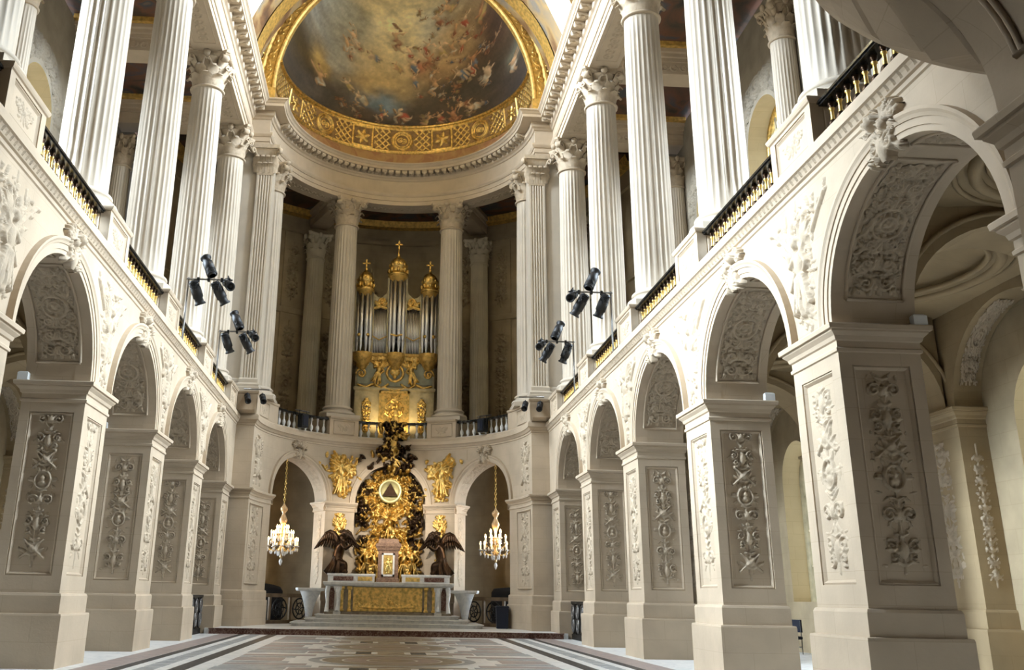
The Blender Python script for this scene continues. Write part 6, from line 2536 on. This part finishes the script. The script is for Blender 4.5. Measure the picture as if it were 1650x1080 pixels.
# ================================================================== CHANDELIERS
def build_chandeliers():
    bulb = MB().lathe([(.012, 0), (.035, .05), (.03, .1), (.004, .17)], 8).mesh('bulb')
    sleeve = MB().lathe([(.03, 0), (.03, .2), (.01, .205)], 8).mesh('candle')
    dish = MB().lathe([(.015, -.05), (.08, -.01), (.09, .015), (.02, .01)], 10).mesh('drip_dish')
    drop = MB().lathe([(.004, .09), (.03, .05), (.045, 0), (.025, -.06), (.003, -.1)], 6, smooth=False).mesh('crystal_drop')
    src = None
    for s, side in ((-1, 'left'), (1, 'right')):
        t = empty('chandelier', (s*4.90, 46.95, 3.35))
        tag(t, 'lit crystal chandelier hanging in the %s apse arch' % side, 'chandelier', 'apse chandeliers')
        ch = MB()
        z = 2.05
        i = 0
        while z < 4.7:
            ch.tube([(.045*math.cos(a)*(1 if i % 2 else 0), .045*math.cos(a)*(0 if i % 2 else 1), z+.07+.08*math.sin(a)) for a in np.linspace(0, 2*pi, 9)], .014, 5, cap=False)
            z += .12
            i += 1
        ch.build('chain', 'gold', t)
        MB().lathe([(.02, -.38), (.07, -.3), (.03, -.2), (.14, -.1), (.20, 0), (.10, .12), (.05, .25), (.10, .45), (.16, .6), (.07, .75), (.05, 1.0), (.13, 1.15), (.20, 1.32), (.11, 1.5), (.06, 1.62), (.16, 1.75), (.18, 1.85), (.06, 1.98), (.03, 2.08)], 14).build('stem', 'amber', t)
        for n, R, zc, zr in ((12, .72, .18, .0), (8, .50, .50, .28), (6, .26, .74, .5)):
            for i in range(n):
                a = 2*pi*(i+.3)/n
                cx, cy = math.cos(a), math.sin(a)
                ar = MB().tube([(.08*cx, .08*cy, zr+.12), (R*.4*cx, R*.4*cy, zr-.06), (R*.8*cx, R*.8*cy, zc-.18), (R*cx, R*cy, zc-.03)], .017, 5)
                arm = ar.build('arm', 'gold', t)
                obj('drip_dish', dish, 'crystal', arm, (R*cx, R*cy, zc))
                obj('candle', sleeve, 'candle', arm, (R*cx, R*cy, zc+.01))
                obj('bulb', bulb, 'flame', arm, (R*cx, R*cy, zc+.21))
                obj('crystal_drop', drop, 'crystal', arm, (R*cx, R*cy, zc-.16))
                obj('crystal_drop', drop, 'crystal', arm, (R*.7*cx, R*.7*cy, zc-.26))
        for i in range(6):
            a = 2*pi*i/6
            obj('crystal_drop', drop, 'crystal', t, (.16*math.cos(a), .16*math.sin(a), -.12), None, (1.3, 1.3, 1.5))
        obj('crystal_drop', drop, 'crystal', t, (0, 0, -.5), None, (1.8, 1.8, 1.8))
        ld = bpy.data.lights.new('chandelier_glow', 'POINT')
        ld.energy, ld.color, ld.shadow_soft_size = 28, (1, .66, .30), .45
        lo = bpy.data.objects.new('chandelier_glow', ld)
        lo.location = (s*4.90, 46.95, 4.25)
        C.objects.link(lo)
M['amber'] = mat('amber_crystal', (.75, .50, .26), .12, .3, bump=0)
build_chandeliers()

# ================================================================== STAGE LIGHTS
def spot_meshes():
    b = MB()
    b.lathe([(.10, -.36), (.13, -.34), (.14, -.12), (.16, -.1), (.16, .2), (.13, .22), (.13, .34), (.17, .38), (.17, .42), (.12, .42), (.11, .3), (0, .3)], 16)
    for i in range(5):
        b.lathe([(.14, -.32+.045*i), (.165, -.315+.045*i), (.165, -.30+.045*i), (.14, -.295+.045*i)], 16)
    y = MB().tube([(-.19, 0, 0), (-.2, 0, -.14), (-.19, 0, -.26), (.19, 0, -.26), (.2, 0, -.14), (.19, 0, 0)], .018, 6)
    return b.mesh('housing'), y.mesh('yoke')
SPM = spot_meshes()

def build_spots():
    def lamp(parent, loc, direction, k=1.0, up=1):
        # axis +z of the mesh = beam
        q = Vector(direction).normalized().to_track_quat('Z', 'Y').to_euler()
        h = obj('lamp_housing', SPM[0], 'black', parent, loc, q, (k, k, k))
        o = obj('yoke', SPM[1], 'black', parent, (loc[0], loc[1], loc[2]+(.0 if up > 0 else 0)), (pi if up > 0 else 0, 0, pi/2), (k, k, k))
        return h
    for s, side, k, lab in ((-1, 'left', 2, 'nearer stage light bar with black spotlights on the left gallery'), (-1, 'left', 3, 'farther stage light bar with black spotlights on the left gallery'),
                            (1, 'right', 2, 'nearer stage light bar with black spotlights on the right gallery'), (1, 'right', 3, 'farther stage light bar with black spotlights on the right gallery')):
        y = YK[k]+1.02
        zb = RIGZ[k]
        t = empty('stage_light_bar', (s*(W-.12), y, zb), scale=(s, 1, 1))
        tag(t, lab, 'stage lights', 'stage light bars on the galleries')
        MB().tube([(.05, 0, 0), (-1.35, 0, 0)], .028, 8).build('bar', 'steel', t)
        MB().tube([(0, 0, .04), (0, 0, 8.66-zb)], .028, 8).build('pole', 'steel', t)
        c = MB()
        for x in (-.3, -.62, -1.02, -1.25):
            c.box(x-.035, x+.035, -.05, .05, -.07, .05)
        c.build('clamp', 'black', t)
        lamp(t, (-.28, 0, -.40), (-.28, .35, -.8), 1, 1)
        lamp(t, (-.98, 0, -.40), (-.45, .3, -.8), 1, 1)
        lamp(t, (-.62, -.1, .36), (.45, .35, .95), 1, -1)
        lamp(t, (-1.22, .05, -.12), (-.3, -.7, -.4), .85, 1)
    # the farther bars are switched on, aimed at the altar
    for s in (-1, 1):
        ld = bpy.data.lights.new('stage_beam', 'SPOT')
        ld.energy, ld.color, ld.shadow_soft_size = 9000, (1, .92, .80), .12
        ld.spot_size, ld.spot_blend = rad(30), .9
        lo = bpy.data.objects.new('stage_beam', ld)
        lo.location = (s*(W-1.5), YK[3]+1.5, RIGZ[3]-.75)
        lo.rotation_euler = (Vector((0, 48.6, 4.6))-lo.location).to_track_quat('-Z', 'Y').to_euler()
        C.objects.link(lo)
    # small lamps hung on the corner pedestals of the apse
    for s, side in ((-1, 'left'), (1, 'right')):
        t = empty('pedestal_spotlights', (s*6.15, 42.2, 9.78), scale=(s, 1, 1))
        tag(t, 'pair of small black spotlights hung on the %s corner pedestal of the apse' % side, 'stage lights', 'corner pedestal spotlights')
        MB().tube([(.35, 0, 0), (-.75, 0, -.03)], .03, 8).build('bar', 'steel', t)
        for x in (.15, -.5):
            lamp(t, (x, -.08, -.42), (-.2, -.75, -.5), .8, 1)
    for s, side in ((-1, 'left'), (1, 'right')):
        p = ell(s*47, -.12, 9.35)
        t = empty('rail_spotlight', p, (0, 0, -rad(47*s)))
        tag(t, 'black floodlight clamped to the %s curved balustrade of the apse' % side, 'stage lights', 'balustrade floodlights')
        MB().rect(-.2, .2, -.16, .16, [(-.45, -.03), (-.42, 0), (.18, 0), (.2, -.03)]).build('housing', 'black', t)
        MB().rect(-.15, .15, -.19, -.15, [(-.36, 0), (.1, 0)]).build('lens', 'navy', t)
        MB().tube([(-.45, .1, .35), (.45, .1, .35)], .03, 8).build('clamp_bar', 'steel', t)
        MB().tube([(-.22, 0, -.1), (-.22, .05, .35), (.22, .05, .35), (.22, 0, -.1)], .02, 6).build('yoke', 'black', t)
def build_uplights():
    for s, k, lab in ((-1, 1, 'small white uplight on the impost of the nearest left pier'), (-1, 2, 'small white uplight on the impost of the second left pier'),
                      (1, 0, 'small white uplight on the impost of the largest right pier'), (1, 1, 'small white uplight on the impost of the second right pier')):
        t = empty('uplight', (s*(W+DEP+.02), YK[k]-PW-.04, ZS), scale=(s, 1, 1))
        tag(t, lab, 'lamp', 'impost uplights')
        MB().rect(-.12, .1, -.1, .1, [(0, 0), (.16, 0), (.18, -.02)]).build('housing', 'whitepaint', t)
        MB().rect(-.09, .07, -.07, .07, [(.17, 0), (.19, 0)]).build('lens', 'crystal', t)
M['whitepaint'] = mat('white_enamel', (.85, .85, .83), .4, 0, var=.02, bump=0)
build_uplights()
RIGZ = {2: 10.62, 3: 10.62}
build_spots()
